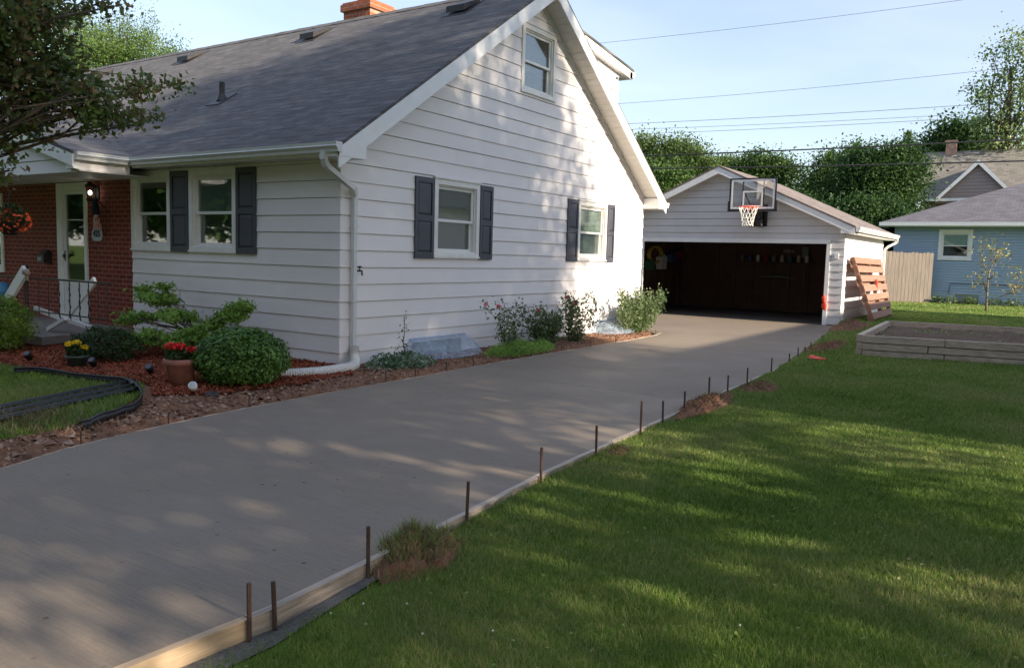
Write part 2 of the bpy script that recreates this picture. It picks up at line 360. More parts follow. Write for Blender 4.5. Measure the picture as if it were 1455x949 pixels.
def thing(name, loc, label, cat, group=None, kind=None):
    o = bpy.data.objects.new(name, None); COL.objects.link(o); o.location = loc; o.empty_display_size = .2
    _LOC[o.name] = Vector(loc); return tag(o, label, cat, group, kind)
def tag(o, label=None, cat=None, group=None, kind=None):
    if label: o['label'] = label
    if cat: o['category'] = cat
    if group: o['group'] = group
    if kind: o['kind'] = kind
    return o
def dup(o, loc, label, rz=None, scale=None):
    r = o.copy(); COL.objects.link(r); r.location = loc; r['label'] = label
    if rz is not None: r.rotation_euler[2] = rz
    if scale: r.scale = scale
    def rec(src, dst):
        for ch in [c for c in src.children]:
            c = ch.copy(); COL.objects.link(c); c.parent = dst; rec(ch, c)
    rec(o, r); return r

# ------------------------------------------------------------------ ground heights
def hnoise(x, y, s, seed=0):
    x = np.asarray(x, float) * s; y = np.asarray(y, float) * s
    return (np.sin(x * 1.3 + seed) * np.cos(y * 1.7 - seed * 2) + .6 * np.sin(x * 2.9 - y * 2.3 + seed * 3) + .4 * np.cos(x * 5.1 + y * 4.3 + seed) + .3 * np.sin(x * 9.7 - y * 7.9 + seed * 5)) / 2.3
HX = [-50, 2.9, 3.4, 5.5, 9, 15, 22.5, 30, 37, 60, 400]
HZ = [-.10, -.092, -.055, -.035, -.025, .03, .13, .12, .10, .05, .05]
def lawn_h(x, y): return np.interp(x, HX, HZ) + .008 * hnoise(x, y, 1.1, 2)
RX = [-6, 1.6, 2.3, 3.9, 5.05, 7.4, 8.9, 12.1, 14.7, 18.0, 21.8, 22.45]
RY = [2.86, 2.83, 2.80, 2.93, 3.05, 3.18, 3.26, 3.40, 3.64, 4.03, 4.50, 4.62]
LX = [-6, 1.0, 2.63, 3.25, 3.93, 4.72, 5.64, 6.68, 7.99, 9.79, 14.6, 15.98, 16.55]
LY = [5.0, 5.45, 6.02, 6.28, 6.43, 6.56, 6.63, 6.67, 6.72, 6.82, 6.87, 6.95, 7.1]

def grid(name, xs, ys, hf, mat, **kw):
    X, Y = np.meshgrid(xs, ys, indexing='ij'); Z = hf(X, Y); nx, ny = X.shape
    V = np.stack([X, Y, Z], -1).reshape(-1, 3); i = np.arange(nx - 1)[:, None] * ny + np.arange(ny - 1)[None, :]
    Fq = np.stack([i, i + ny, i + ny + 1, i + 1], -1).reshape(-1, 4)
    return npmesh(name, V, Fq, mat, smooth=True, origin=(0, 0, 0), **kw)
def ground_h(x, y):
    x = np.asarray(x, float); y = np.asarray(y, float)
    re = np.interp(x, RX, RY); h = lawn_h(x, y)
    # under driveway, house and garage: low and flat
    under = (y > re + .03)
    h2 = np.where(x < 22.4, -.14, np.where((y > 4.65) & (y < 11.6) & (x < 28.1), -.14, h))
    return np.where(under, np.where(y < 30, h2, -.1), h)
xs = np.concatenate([[-600, -100, -30, -12], np.arange(-6, 32, .25), [33, 34, 36, 38, 42, 50, 70, 110, 200, 500, 900]])
ys = np.concatenate([[-900, -300, -100, -50, -30, -20], np.arange(-12, 2.4, .5), np.arange(2.4, 5.3, .06), np.arange(5.5, 14, .5), [16, 20, 30, 31, 50, 100, 300, 900]])
gr = grid('lawn', xs, ys, ground_h, 'lawn'); tag(gr, kind='structure')

# driveway slabs with a tooled joint
def strip_poly(x0, x1):
    a = [x0] + [x for x in RX if x0 < x < x1] + [x1]
    rt = [(x, float(np.interp(x, RX, RY))) for x in a]
    b = [x0] + [x for x in LX if x0 < x < min(x1, 16.55)] + ([x1] if x1 <= 16.55 else [])
    lf = [(x, float(np.interp(x, LX, LY))) for x in b]
    if x1 > 16.55: lf += [(16.85, 7.55), (17.0, 8.0), (17.3, 12.5), (x1, 12.5)]
    return rt + lf[::-1]
dr = MB()
for a, b_ in ((-6, 8.78), (8.788, 22.36)):
    p = strip_poly(a, b_); dr.prism([(x, y, -.13) for x, y in p], (0, 0, .13))
tag(build(dr, 'driveway', 'concrete', origin=(0, 0, 0)), kind='structure')

# left bed: soil sheet between house and driveway
def bed_edge(x): return np.interp(x, LX + [17.4], LY + [8.2])
PORCHX = 6.15
def bed_h(x, y):
    x = np.asarray(x, float); y = np.asarray(y, float); e = bed_edge(x); d = y - e
    base = np.where(x > 7.6, .0 + np.clip(d, 0, 1.2) * .03, -.03 + .055 * np.clip(d / 1.2, 0, 1))
    h = base - .055 * np.exp(-((d - .12) / .16) ** 2) + .022 * hnoise(x, y, 4.2, 1) * np.clip(1.4 - d, .25, 1) + .012 * hnoise(x, y, 13, 4) * np.clip(1.4 - d, .2, 1)
    return np.where(d < .03, -.05, np.where((d < .05), -.03, h))
# draw as rows following the driveway edge
nx_, ny_ = 340, 90
gx = np.linspace(-3, 17.1, nx_)[:, None] * np.ones((1, ny_)); top = np.where(gx > 7.76, 8.02, 14.2)
t_ = (np.linspace(0, 1, ny_) ** 1.5)[None, :]; gy = bed_edge(gx) + .022 + t_ * (np.maximum(top - bed_edge(gx), .02))
gz = bed_h(gx, gy + .03); V = np.stack([gx, gy, gz], -1).reshape(-1, 3); ii = np.arange(nx_ - 1)[:, None] * ny_ + np.arange(ny_ - 1)[None, :]
so_ = npmesh('soil', V, np.stack([ii, ii + ny_, ii + ny_ + 1, ii + 1], -1).reshape(-1, 4), 'soil', smooth=True, origin=(0, 0, 0)); tag(so_, kind='structure')

# front lawn patch (left) and mulch sheet
def zs(p, h=0): return [(x, y, float(bed_h(x, y)) + h) for x, y in p]
def fan_sheet(name, poly, mat, h, kind=None, step=.12):
    from mathutils.geometry import delaunay_2d_cdt
    xs_ = [p[0] for p in poly]; ys_ = [p[1] for p in poly]
    pts = [Vector(p) for p in poly]; edges = [(i, (i + 1) % len(poly)) for i in range(len(poly))]
    def inside(x, y):
        c = False; j = len(poly) - 1
        for i in range(len(poly)):
            if (poly[i][1] > y) != (poly[j][1] > y) and x < (poly[j][0] - poly[i][0]) * (y - poly[i][1]) / (poly[j][1] - poly[i][1]) + poly[i][0]: c = not c
            j = i
        return c
    x = min(xs_)
    while x < max(xs_):
        y = min(ys_)
        while y < max(ys_):
            if inside(x, y): pts.append(Vector((x, y)))
            y += step
        x += step
    vv, ee, ff, *_ = delaunay_2d_cdt(pts, edges, [], 1, 1e-5)
    fs = []
    for f in ff:
        cx = sum(vv[i].x for i in f) / len(f); cy = sum(vv[i].y for i in f) / len(f)
        if inside(cx, cy): fs.append(tuple(f))
    mb = MB(); mb.v = [(v.x, v.y, float(bed_h(v.x, v.y)) + h) for v in vv]; mb.f = fs
    o = build(mb, name, mat, origin=(0, 0, 0), smooth=True); tag(o, kind=kind); return o, inside
LAWN_L = [(4.9, 10.2), (5.0, 9.45), (5.22, 8.9), (5.15, 8.35), (4.75, 7.75), (4.35, 7.45), (3.9, 7.15), (3.6, 7.0), (3.1, 6.9), (2.5, 6.75), (1.5, 6.4), (0, 6.2), (-3, 6.2), (-3, 14), (4.6, 14), (4.75, 11.5)]
lp, in_lawn = fan_sheet('front_lawn', LAWN_L, 'lawn', .012, 'structure', .2)
MULCH = [(4.95, 10.25), (5.05, 9.45), (5.27, 8.9), (5.2, 8.3), (4.85, 7.72), (5.5, 7.35), (6.6, 7.3), (7.5, 7.4), (7.72, 7.9), (7.72, 12.5), (6.1, 12.5), (6.1, 14), (4.6, 14), (4.78, 11.5)]
mp_, in_mulch = fan_sheet('mulch_bed', MULCH, 'mulch', .016, 'structure', .15)

# ------------------------------------------------------------------ instanced small pieces in one mesh (leaves, blades, chips)
def rand_dirs(n, zb=0.0):
    d = rng.normal(size=(n, 3)); d[:, 2] += zb; return d / np.linalg.norm(d, axis=1)[:, None]
def leaves(P, size, nrm=None, aspect=.5, fold=.15, droop=0.0, up=.4):
    """one folded 4-corner leaf per point"""
    n = len(P); size = np.asarray(size) * np.ones(n)
    N = rand_dirs(n, up) if nrm is None else nrm + rng.normal(size=(n, 3)) * .55; N /= np.linalg.norm(N, axis=1)[:, None]
    A = rand_dirs(n); A[:, 2] -= droop; A -= N * (A * N).sum(1)[:, None]; A /= np.linalg.norm(A, axis=1)[:, None] + 1e-9
    B = np.cross(N, A); s = size[:, None]
    v0 = P - A * s * .5; v2 = P + A * s * .5 - N * s * fold; v1 = P + B * s * aspect * .5 - N * s * fold * .3 + A * s * .05; v3 = P - B * s * aspect * .5 - N * s * fold * .3 + A * s * .05
    V = np.stack([v0, v1, v2, v3], 1).reshape(-1, 3); return V, np.arange(4 * n).reshape(n, 4)
def in_ellipsoid(n, c, r, shell=0.0):
    d = rand_dirs(n); u = rng.random(n) ** (1 / 3); u = shell + (1 - shell) * u
    return np.array(c) + d * u[:, None] * np.array(r)
def clump_points(ells, nclump, per, spread, shell=.3, flat=.7):
    """clumps spread through ellipsoids, leaves gathered round each clump"""
    vol = np.array([e[3] * e[4] * e[5] for e in ells]) ** .75; ct = rng.choice(len(ells), nclump, p=vol / vol.sum())
    C = np.concatenate([in_ellipsoid(int((ct == i).sum()), e[:3], e[3:], shell) for i, e in enumerate(ells)])
    sp = spread * (.6 + .8 * rng.random(len(C)))
    P = np.repeat(C, per, 0) + rng.normal(size=(len(C) * per, 3)) * np.repeat(sp, per)[:, None] * np.array([1, 1, flat])
    return C, P
def limb(mb, a, b, r0, r1, wob=.06, n=5, seg=4):
    a, b = Vector(a), Vector(b); L_ = (b - a).length; pts = []; rs = []
    for i in range(seg + 1):
        t = i / seg; j = wob * L_ * math.sin(math.pi * t); pts.append(a.lerp(b, t) + Vector((rnd.uniform(-j, j), rnd.uniform(-j, j), rnd.uniform(-j, j) * .5 + j * .4))); rs.append(r0 + (r1 - r0) * t)
    mb.tube(pts, rs, n); return pts
def tree(name, base, crown, mat, label, cat, nclump=120, per=60, spread=.4, leaf=.22, trunk_r=.2, trunk_top=None, bark='bark', group=None, shell=.35, aspect=.6, limbs=26, flat=.7, droop=.2, th=None):
    t = thing(name, base, label, cat, group)
    cz = np.mean([e[2] for e in crown]); cx = np.mean([e[0] for e in crown]); cy = np.mean([e[1] for e in crown])
    topp = Vector(trunk_top) if trunk_top else Vector((cx, cy, cz + .3 * crown[0][5]))
    tr = MB(); tp = limb(tr, base, topp, trunk_r, trunk_r * .25, .03, 8, 8)
    C, P = clump_points(crown, nclump, per, spread, shell, flat)
    br = MB()
    for c in C[rng.permutation(len(C))[:limbs]]:
        k = rnd.randint(3, 7); a = tp[k]
        if a.z > c[2]: a = tp[3] if tp[3].z < c[2] else tp[2]
        mid = limb(br, a, tuple(c), trunk_r * .3, trunk_r * .06, .12, 5, 5)
        q = mid[3]; e = Vector(c) + Vector((rnd.uniform(-1, 1), rnd.uniform(-1, 1), rnd.uniform(-.2, 1))) * spread * 1.5
        limb(br, q, e, trunk_r * .1, trunk_r * .03, .1, 4, 3)
    build(tr, 'trunk', bark, t, True); build(br, 'branches', bark, t, True)
    sz = leaf * (.6 + .8 * rng.random(len(P))); V, Fq = leaves(P, sz, None, aspect, .15, droop)
    npmesh('crown', V, Fq, mat, t); return t
def shrub(name, c, r, mat, label, cat, n=5000, leaf=.035, shell=.55, stems=8, group=None, lump=.12, bark='bark', up=.5):
    """dense clipped or loose shrub: leaves on a lumpy ellipsoid"""
    base = (c[0], c[1], c[2] - r[2]); t = thing(name, base, label, cat, group)
    d = rand_dirs(n); d[:, 2] = np.where(d[:, 2] < -.75, -d[:, 2], d[:, 2])
    lum = 1 + lump * (np.sin(d[:, 0] * 7 + c[0]) * np.cos(d[:, 1] * 6 + 1) + .6 * np.sin(d[:, 2] * 9 + d[:, 0] * 5)) + rng.normal(size=n) * .03
    u = shell + (1 - shell) * rng.random(n) ** .5; P = np.array(c) + d * (u * lum)[:, None] * np.array(r)
    V, Fq = leaves(P, leaf * (.6 + .8 * rng.random(n)), d + np.array([0, 0, up]), .6, .15); npmesh('foliage', V, Fq, mat, t)
    s = MB()
    for _ in range(stems):
        a = rnd.uniform(0, 6.28); q = rnd.uniform(.2, .8); limb(s, Vector(base) + Vector((rnd.uniform(-.05, .05), rnd.uniform(-.05, .05), 0)), (c[0] + r[0] * q * math.cos(a), c[1] + r[1] * q * math.sin(a), c[2] + r[2] * .4), .012, .005)
    build(s, 'stems', bark, t, True); return t

# ================================================================== HOUSE
WX, WY, RX0, RZ0, SL, RIDX = 7.74, 7.96, 7.38, 2.95, .67, 12.5
BX = 17.2
def zr(x): return RZ0 + SL * (x - RX0) if x <= RIDX else RZ0 + SL * (2 * RIDX - x - RX0)
PG = lambda u, v, w_: (u, WY - w_, v)      # gable wall, faces -y
PF = lambda u, v, w_: (WX - w_, u, v)      # front wall, faces -x
def bxx(mb, P, u0, u1, v0, v1, w0, w1):
    a, b = P(u0, v0, w0), P(u1, v1, w1); return mb.box(a[0], b[0], a[1], b[1], a[2], b[2])
def siding(mb, P, base, hgt, n, umin, umax, holes=(), t=.017, vmin=-9, vmax=99, back=.03, gap=.007):
    for k in range(n):
        vb, vt = base + k * hgt, base + (k + 1) * hgt
        cuts = sorted({max(vb, vmin), min(vt, vmax)} | {v for h in holes for v in (h[2], h[3]) if vb < v < vt} | {v for v in BREAKS if vb < v < vt})
        for ci, (a, b) in enumerate(zip(cuts, cuts[1:])):
            if b - a < gap * 1.5: continue
            a0_ = a
            if ci == 0 and k: a = a + gap
            mid = (a + b) / 2; iv = [(umin, umax)]
            segs = []; cur = [(umin(a), umax(a), umin(b), umax(b))]
            for h in holes:
                if h[2] <= mid <= h[3]:
                    nxt = []
                    for (p, q, r_, s_) in cur:
                        if h[0] > p or h[0] > r_: nxt.append((p, min(q, h[0]), r_, min(s_, h[0])))
                        if h[1] < q or h[1] < s_: nxt.append((max(p, h[1]), q, max(r_, h[1]), s_))
                    cur = nxt
            wa = t * (1 - (a - vb) / hgt) + .002; wb = t * (1 - (b - vb) / hgt) + .002
            for (p, q, r_, s_) in cur:
                if q - p < .003 and s_ - r_ < .003: continue
                if q < p: q = p = (p + q) / 2
                if s_ < r_: s_ = r_ = (r_ + s_) / 2
                mb.add([P(p, a, wa), P(q, a, wa), P(s_, b, wb), P(r_, b, wb), P(p, a, -back), P(q, a, -back), P(s_, b, -back), P(r_, b, -back)],
                       [(0, 1, 2, 3), (0, 4, 5, 1), (1, 5, 6, 2), (2, 6, 7, 3), (3, 7, 4, 0)])
                mb.add([P(p, a0_, -back), P(q, a0_, -back), P(s_, b, -back), P(r_, b, -back), P(p, a0_, -back - .02), P(q, a0_, -back - .02), P(s_, b, -back - .02), P(r_, b, -back - .02)], [(0, 1, 2, 3), (7, 6, 5, 4), (0, 4, 5, 1), (1, 5, 6, 2), (2, 6, 7, 3), (3, 7, 4, 0)])
BREAKS = []
house = thing('house', (WX, WY, 0), 'white lap-sided house with slate grey gable roof and red brick porch wall', 'house')
def window(P, u0, u1, v0, v1, parent, blind='blind', blind_low=None, open_gap=0, trim=.085, depth=.1, label=None):
    f = MB()
    for a, b, c, d in ((u0, u0 + trim, v0, v1), (u1 - trim, u1, v0, v1), (u0 + trim, u1 - trim, v1 - trim, v1), (u0 + trim, u1 - trim, v0 + .02, v0 + trim * .8)):
        bxx(f, P, a, b, c, d, -depth, .034)
    bxx(f, P, u0 - .012, u1 + .012, v0 - .012, v0 + .018, -.02, .05)       # sill nose
    bxx(f, P, u0 - .012, u1 + .012, v1 + .001, v1 + .03, -.01, .052)       # drip cap
    # inner stop
    s = .022; a0, a1, b0, b1 = u0 + trim, u1 - trim, v0 + trim * .8, v1 - trim
    for a, b, c, d in ((a0, a0 + s, b0, b1), (a1 - s, a1, b0, b1), (a0 + s, a1 - s, b1 - s, b1), (a0 + s, a1 - s, b0, b0 + s)):
        bxx(f, P, a, b, c, d, -depth, .002)
    win = build(f, 'window', 'trimgrey', parent, label=label)
    a0 += s; a1 -= s; b0 += s; b1 -= s; mid = b0 + (b1 - b0) * .48; t = .042
    for nm, lo, hi, w0, w1 in (('upper_sash', mid - t / 2 + .002, b1, -.062, -.030), ('lower_sash', b0 + open_gap, mid + t / 2 + open_gap, -.096, -.064)):
        q = MB(); bxx(q, P, a0, a0 + t, lo, hi, w0, w1); bxx(q, P, a1 - t, a1, lo, hi, w0, w1)
        bxx(q, P, a0 + t, a1 - t, hi - t, hi, w0, w1); bxx(q, P, a0 + t, a1 - t, lo, lo + t, w0, w1)
        so2 = build(q, nm, 'sash', win)
        g = MB(); bxx(g, P, a0 + t, a1 - t, lo + t, hi - t, w0 + .013, w0 + .019); build(g, 'pane', 'glass', win)
    if blind:
        q = MB(); bxx(q, P, a0 + .002, a1 - .002, mid + .03, b1, -.072, -.068); build(q, 'blind', blind, win)
        q = MB(); bxx(q, P, a0 + .002, a1 - .002, b0, mid + .05, -.104, -.100); build(q, 'blind', blind_low or blind, win)
    q = MB()                                                                   # dark room recess behind
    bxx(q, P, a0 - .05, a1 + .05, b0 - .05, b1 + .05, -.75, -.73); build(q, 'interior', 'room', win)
    return win
def shutter(P, u0, u1, v0, v1, parent):
    s = MB(); st = .055
    bxx(s, P, u0 + .005, u1 - .005, v0 + .005, v1 - .005, .012, .022)
    md = v0 + (v1 - v0) * .5
    for a, b, c, d in ((u0, u0 + st, v0, v1), (u1 - st, u1, v0, v1), (u0 + st, u1 - st, v1 - st * 1.4, v1), (u0 + st, u1 - st, v0, v0 + st * 1.7), (u0 + st, u1 - st, md - st * .8, md + st * .8)):
        bxx(s, P, a, b, c, d, .014, .042)
    for c, d in ((v0 + st * 1.7, md - st * .8), (md + st * .8, v1 - st * 1.4)):
        a, b = u0 + st, u1 - st; k = .035; w0, w1 = .023, .036
        s.add([P(a + .008, c + .008, w0), P(b - .008, c + .008, w0), P(b - .008, d - .008, w0), P(a + .008, d - .008, w0), P(a + k, c + k, w1), P(b - k, c + k, w1), P(b - k, d - k, w1), P(a + k, d - k, w1)],
              [(4, 5, 6, 7), (0, 1, 5, 4), (1, 2, 6, 5), (2, 3, 7, 6), (3, 0, 4, 7)])
    return build(s, 'shutter', 'shutter', parent)
# --- window rectangles (u0,u1,z0,z1)
GW = [(9.67, 10.83, 1.535, 2.73), (14.15, 15.37, 1.535, 2.71), (11.97, 13.10, 4.44, 5.60)]
FW = [(10.09, 11.22, 1.52, 2.755), (11.71, 12.79, 1.52, 2.755)]
hole = lambda r, e=.03: (r[0] + e, r[1] - e, r[2] + e, r[3] - e)
TOPC = .20
gm = MB(); zt = lambda x: zr(x) - .24
umn = lambda v: WX - .010 if v < zt(WX) else min(RIDX, RX0 + (v + .24 - RZ0) / SL)
umx = lambda v: BX if v < zt(BX) else max(RIDX, 2 * RIDX - RX0 - (v + .24 - RZ0) / SL)
BREAKS[:] = [zt(WX), zt(RIDX) - .001]
seams = []
for k_ in range(20):
    v_ = -.028 + .232 * k_
    for u_ in ([9.1 + 3.66 * ((k_ * 2 + 1) % 3) / 3 * 2 + 1.1 * ((k_ * 5) % 4)] if k_ % 2 else [13.4 + .9 * ((k_ * 3) % 5) - 2]):
        if 8.2 < u_ < 16.6: seams.append((u_, u_ + .003, v_, v_ + .232))
siding(gm, PG, -.028, .232, 28, umn, umx, [hole(r) for r in GW] + seams, vmax=zt(RIDX))
build(gm, 'gable_wall', 'siding', house)
fm = MB(); BREAKS[:] = []
siding(fm, PF, -.028, .232, 13, lambda v: WY - .010, lambda v: 12.80, [hole(r) for r in FW], vmax=2.80)
build(fm, 'front_wall', 'siding', house)
# foundation strip and the walls away from view
fd = MB(); fd.box(WX + .03, BX, WY + .03, 24, -.2, -.03); build(fd, 'foundation', 'concrete_old', house)
bw = MB(); bw.box(BX - .2, BX, WY + .03, 24, -.03, 2.8); bw.box(WX + .2, BX, 23.8, 24, -.03, 2.8); bw.prism([(WX, 23.8, 2.8), (BX, 23.8, 2.8), (RIDX, 23.8, 6.2)], (0, .2, 0))
build(bw, 'rear_wall', 'siding', house)
# brick porch wall with door and picture window openings
DOOR = (14.16, 15.12, .20, 2.66)
PW = (17.22, 19.6, 1.0, 2.50)
bk = MB()
def wallbands(mb, P, u0, u1, v0, v1, holes, w0, w1):
    us = sorted({u0, u1} | {x for h in holes for x in h[:2]}); vs_ = sorted({v0, v1} | {x for h in holes for x in h[2:]})
    for a, b in zip(us, us[1:]):
        for c, d in zip(vs_, vs_[1:]):
            if any(h[0] <= (a + b) / 2 <= h[1] and h[2] <= (c + d) / 2 <= h[3] for h in holes): continue
            bxx(mb, P, a, b, c, d, w0, w1)
wallbands(bk, PF, 12.80, 24, -.1, 2.70, [DOOR, PW], -.1, .006)
build(bk, 'brick_wall', 'brick', house, origin=(WX, WY, 0))
window(PF, *PW, house, 'blind', 'blind')
for r, bl, bl2, gp in ((FW[0], 'blind', 'blindgrey', 0), (FW[1], None, None, .0)):
    window(PF, *r, house, bl, bl2, gp)
window(PG, *GW[0], house, 'blind', 'blindgrey'); window(PG, *GW[1], house, 'blind', 'blindgrey'); window(PG, *GW[2], house, None)
for a, b in ((11.235, 11.69), (float(on_x(366, 359, WX)[1]), 10.075)): shutter(PF, a, b, 1.50, 2.755, house)
for a, b in ((9.22, 9.655), (10.845, 11.20), (13.72, 14.135), (15.385, 15.72)): shutter(PG, a, b, 1.51, 2.72, house)
# roof slabs
rf = MB()
def slab(mb, x0, z0, x1, z1, y0, y1, t=.05): mb.prism([(x0, y0, z0), (x1, y0, z1), (x1, y0, z1 - t), (x0, y0, z0 - t)], (0, y1 - y0, 0))
slab(rf, RX0 - .05, zr(RX0 - .05), RIDX, zr(RIDX), 7.585, 24.4)
slab(rf, RIDX, zr(RIDX), 17.66, zr(17.66), 7.585, 24.4)
roof = build(rf, 'roof', 'shingle', house, origin=(WX, WY, 0))
rc = MB()
for k in range(56):
    y = 7.59 + k * .3; rc.prism([(RIDX - .16, y, zr(RIDX - .16) + .012), (RIDX, y, zr(RIDX) + .018), (RIDX + .16, y, zr(RIDX + .16) + .012)], (0, .305, .006 if k % 2 else 0))
build(rc, 'ridge_cap', 'shingle', roof)
# rake fascia + soffit
fa = MB(); D = .30
def pol(x0, x1, d0, d1, y): return [(x0, y, zr(x0) - d0), (x1, y, zr(x1) - d0), (x1, y, zr(x1) - d1), (x0, y, zr(x0) - d1)]
fa.prism(pol(7.34, RIDX, .051, D, 7.575), (0, .025, 0)); fa.prism(pol(RIDX, 17.62, .051, D, 7.575), (0, .025, 0))
fa.prism([(7.34, 7.57, zr(7.34) - .052), (7.50, 7.57, zr(7.5) - .10), (7.82, 7.57, 2.95), (7.82, 7.57, 2.775), (7.34, 7.57, 2.775)], (0, .38, 0))
fa.prism([(17.62, 7.57, zr(17.62) - .052), (17.3, 7.57, 2.97), (17.16, 7.57, 2.97), (17.16, 7.57, 2.74), (17.62, 7.57, 2.74)], (0, .38, 0))
build(fa, 'rake_fascia', 'white', house)
sf = MB()
sf.prism(pol(7.8, RIDX, D - .06, D - .045, 7.605), (0, WY - 7.605, 0)); sf.prism(pol(RIDX, 17.2, D - .06, D - .045, 7.605), (0, WY - 7.605, 0))
for k in range(34):   # soffit grooves on the rear rake
    x = RIDX + .1 + k * .14; sf.prism([(x, 7.61, zr(x) - D + .045 - .001), (x + .02, 7.61, zr(x + .02) - D + .045 - .001), (x + .01, 7.61, zr(x + .01) - D + .035)], (0, WY - 7.62, 0))
sf.box(RX0 + .02, WX - .02, 7.96, 12.22, 2.80, 2.81); sf.box(BX, 17.6, 7.97, 24, 2.74, 2.75)
build(sf, 'soffit', 'soffit', house)
tf = MB(); tf.prism(pol(WX + .4, RIDX, .245, .31, WY - .028), (0, .02, 0)); tf.prism(pol(RIDX, BX, .245, .33, WY - .028), (0, .02, 0)); build(tf, 'frieze_board', 'trimgrey', house)
ef = MB(); ef.box(RX0, RX0 + .02, 7.6, 12.2, 2.79, 2.93); build(ef, 'eave_fascia', 'white', house); ef = MB(); ef.box(17.6, 17.615, 7.96, 24, 2.745, 2.93); build(ef, 'eave_fascia', 'white', house)
def gutter_prof(mb, P0, P1, out, h=.12, wd=.115):
    """K-style gutter between two points at its top back edge; out = outward unit vector"""
    o = Vector(out); a, b = Vector(P0), Vector(P1); z = Vector((0, 0, 1))
    pr = [(0, 0), (0, -h), (wd * .62, -h), (wd * .70, -h * .72), (wd, -h * .42), (wd * .93, -h * .3), (wd, 0), (wd * .86, 0), (wd * .86, -.015), (wd * .80, -h * .45), (wd * .6, -h * .85), (.012, -h * .85), (.012, 0)]
    q = [a + o * p + z * r_ for p, r_ in pr]; n = len(q); r2 = [b + o * p + z * r_ for p, r_ in pr]
    mb.add(q + r2, [(i, (i + 1) % n, (i + 1) % n + n, i + n) for i in range(n)])
    ends = [0, 1, 2, 3, 4, 5, 6]
    mb.add([q[i] - (b - a).normalized() * .003 for i in ends], [tuple(range(7))]); mb.add([r2[i] + (b - a).normalized() * .003 for i in ends], [tuple(range(7))[::-1]])
gt = MB(); gutter_prof(gt, (RX0 - .002, 7.56, 2.945), (RX0 - .002, 12.20, 2.945), (-1, 0, 0)); gutter = build(gt, 'gutter', 'gutter', house)
gt = MB(); gutter_prof(gt, (17.625, 7.56, 2.90), (17.625, 24, 2.90), (1, 0, 0)); build(gt, 'gutter', 'gutter', house)
ds = MB()
dp = [(7.33, 7.84, 2.85), (7.33, 7.84, 2.74), (7.38, 7.84, 2.66), (7.86, 7.85, 2.42), (7.94, 7.90, 2.34), (7.94, 7.90, 2.2), (7.94, 7.90, .22)]
for a, b in zip(dp, dp[1:]): ds.beam(a, b, .062, .085 if a[2] > 2.4 else .062, (0, 1, 0.01))
for z in (1.9, .9): ds.box(7.895, 7.985, 7.862, 7.95, z, z + .03)
build(ds, 'downspout', 'gutter', house)
# roof vents, vent pipe, chimney
for y in (9.15, 12.95, 17.1, 21.0):
    vb = MB(); x0, x1 = 11.62, 12.08; hh = .13
    vb.prism([(x0 - .06, y - .27, zr(x0 - .06) + .003), (x1 + .1, y - .27, zr(x1 + .1) + .003), (x1 + .1, y - .27, zr(x1 + .1) + .015), (x0 - .06, y - .27, zr(x0 - .06) + .015)], (0, .54, 0))
    vb.prism([(x0, y - .2, zr(x0) + .05), (x0, y - .2, zr(x0) + hh + .03), (x1, y - .2, zr(x1) + .06), (x1, y - .2, zr(x1) + .01)], (0, .4, 0))
    build(vb, 'roof_vent', 'darkmetal', roof)
pv = MB(); pv.tube([(9.2, 12.4, zr(9.2) - .02), (9.2, 12.4, zr(9.2) + .30)], .05, 10); pv.prism([(9.0, 12.22, zr(9.0) + .004), (9.38, 12.22, zr(9.38) + .004), (9.38, 12.22, zr(9.38) + .02), (9.0, 12.22, zr(9.0) + .02)], (0, .36, 0)); pv.lathe([(.1, -.02), (.055, .1)], (9.2, 12.4, zr(9.2)), 10)
build(pv, 'vent_pipe', 'darkmetal', roof)
ch = MB(); ch.box(12.62, 13.3, 12.16, 12.92, 5.8, 6.60); ch.box(12.57, 13.35, 12.11, 12.97, 6.602, 6.74); chm = build(ch, 'chimney', 'chim', roof)
cc = MB(); cc.box(12.60, 13.32, 12.14, 12.94, 6.741, 6.78); cc.box(12.8, 13.12, 12.38, 12.7, 6.781, 6.88); build(cc, 'chimney_cap', 'chim', chm)
# shed dormer on the far slope
dw = MB(); DY = 8.42; PD = lambda u, v, w_: (u, DY - w_, v)
zd = lambda x: 6.34 - .125 * (x - 12.6)
BREAKS[:] = []
siding(dw, PD, 3.2, .232, 12, lambda v: max(13.0, 2 * RIDX - RX0 - (v + .05 - RZ0) / SL), lambda v: 16.62 if v < zd(16.62) - .16 else 12.9, vmax=zd(16.62) - .16)
dw.box(12.9, 16.6, DY + .01, DY + .1, 5.0, zd(16.6) - .13); dw.box(16.5, 16.62, DY + .01, 22, 3.4, zd(16.6) - .14)
dw.prism([(13.2, DY - .012, 5.2), (16.62, DY - .012, 5.2 + .4), (16.62, DY - .012, zd(16.62) - .15), (13.2, DY - .012, zd(13.2) - .15)], (0, .08, 0))
dor = build(dw, 'dormer_wall', 'siding', house)
df = MB(); df.prism([(12.7, 8.28, zd(12.7)), (17.02, 8.28, zd(17.02)), (17.02, 8.28, zd(17.02) - .17), (12.7, 8.28, zd(12.7) - .17)], (0, .03, 0)); df.box(16.9, 17.02, 8.28, 22, zd(17) - .17, zd(17) - .02)
df.prism([(13.0, 8.31, zd(13.0) - .155), (16.898, 8.31, zd(16.9) - .155), (16.898, 8.31, zd(16.9) - .168), (13.0, 8.31, zd(13.0) - .168)], (0, .11, 0)); df.prism([(16.63, 8.42, zd(16.6) - .155), (16.898, 8.42, zd(16.9) - .155), (16.898, 8.42, zd(16.9) - .168), (16.63, 8.42, zd(16.6) - .168)], (0, 13, 0))
build(df, 'dormer_fascia', 'white', house)
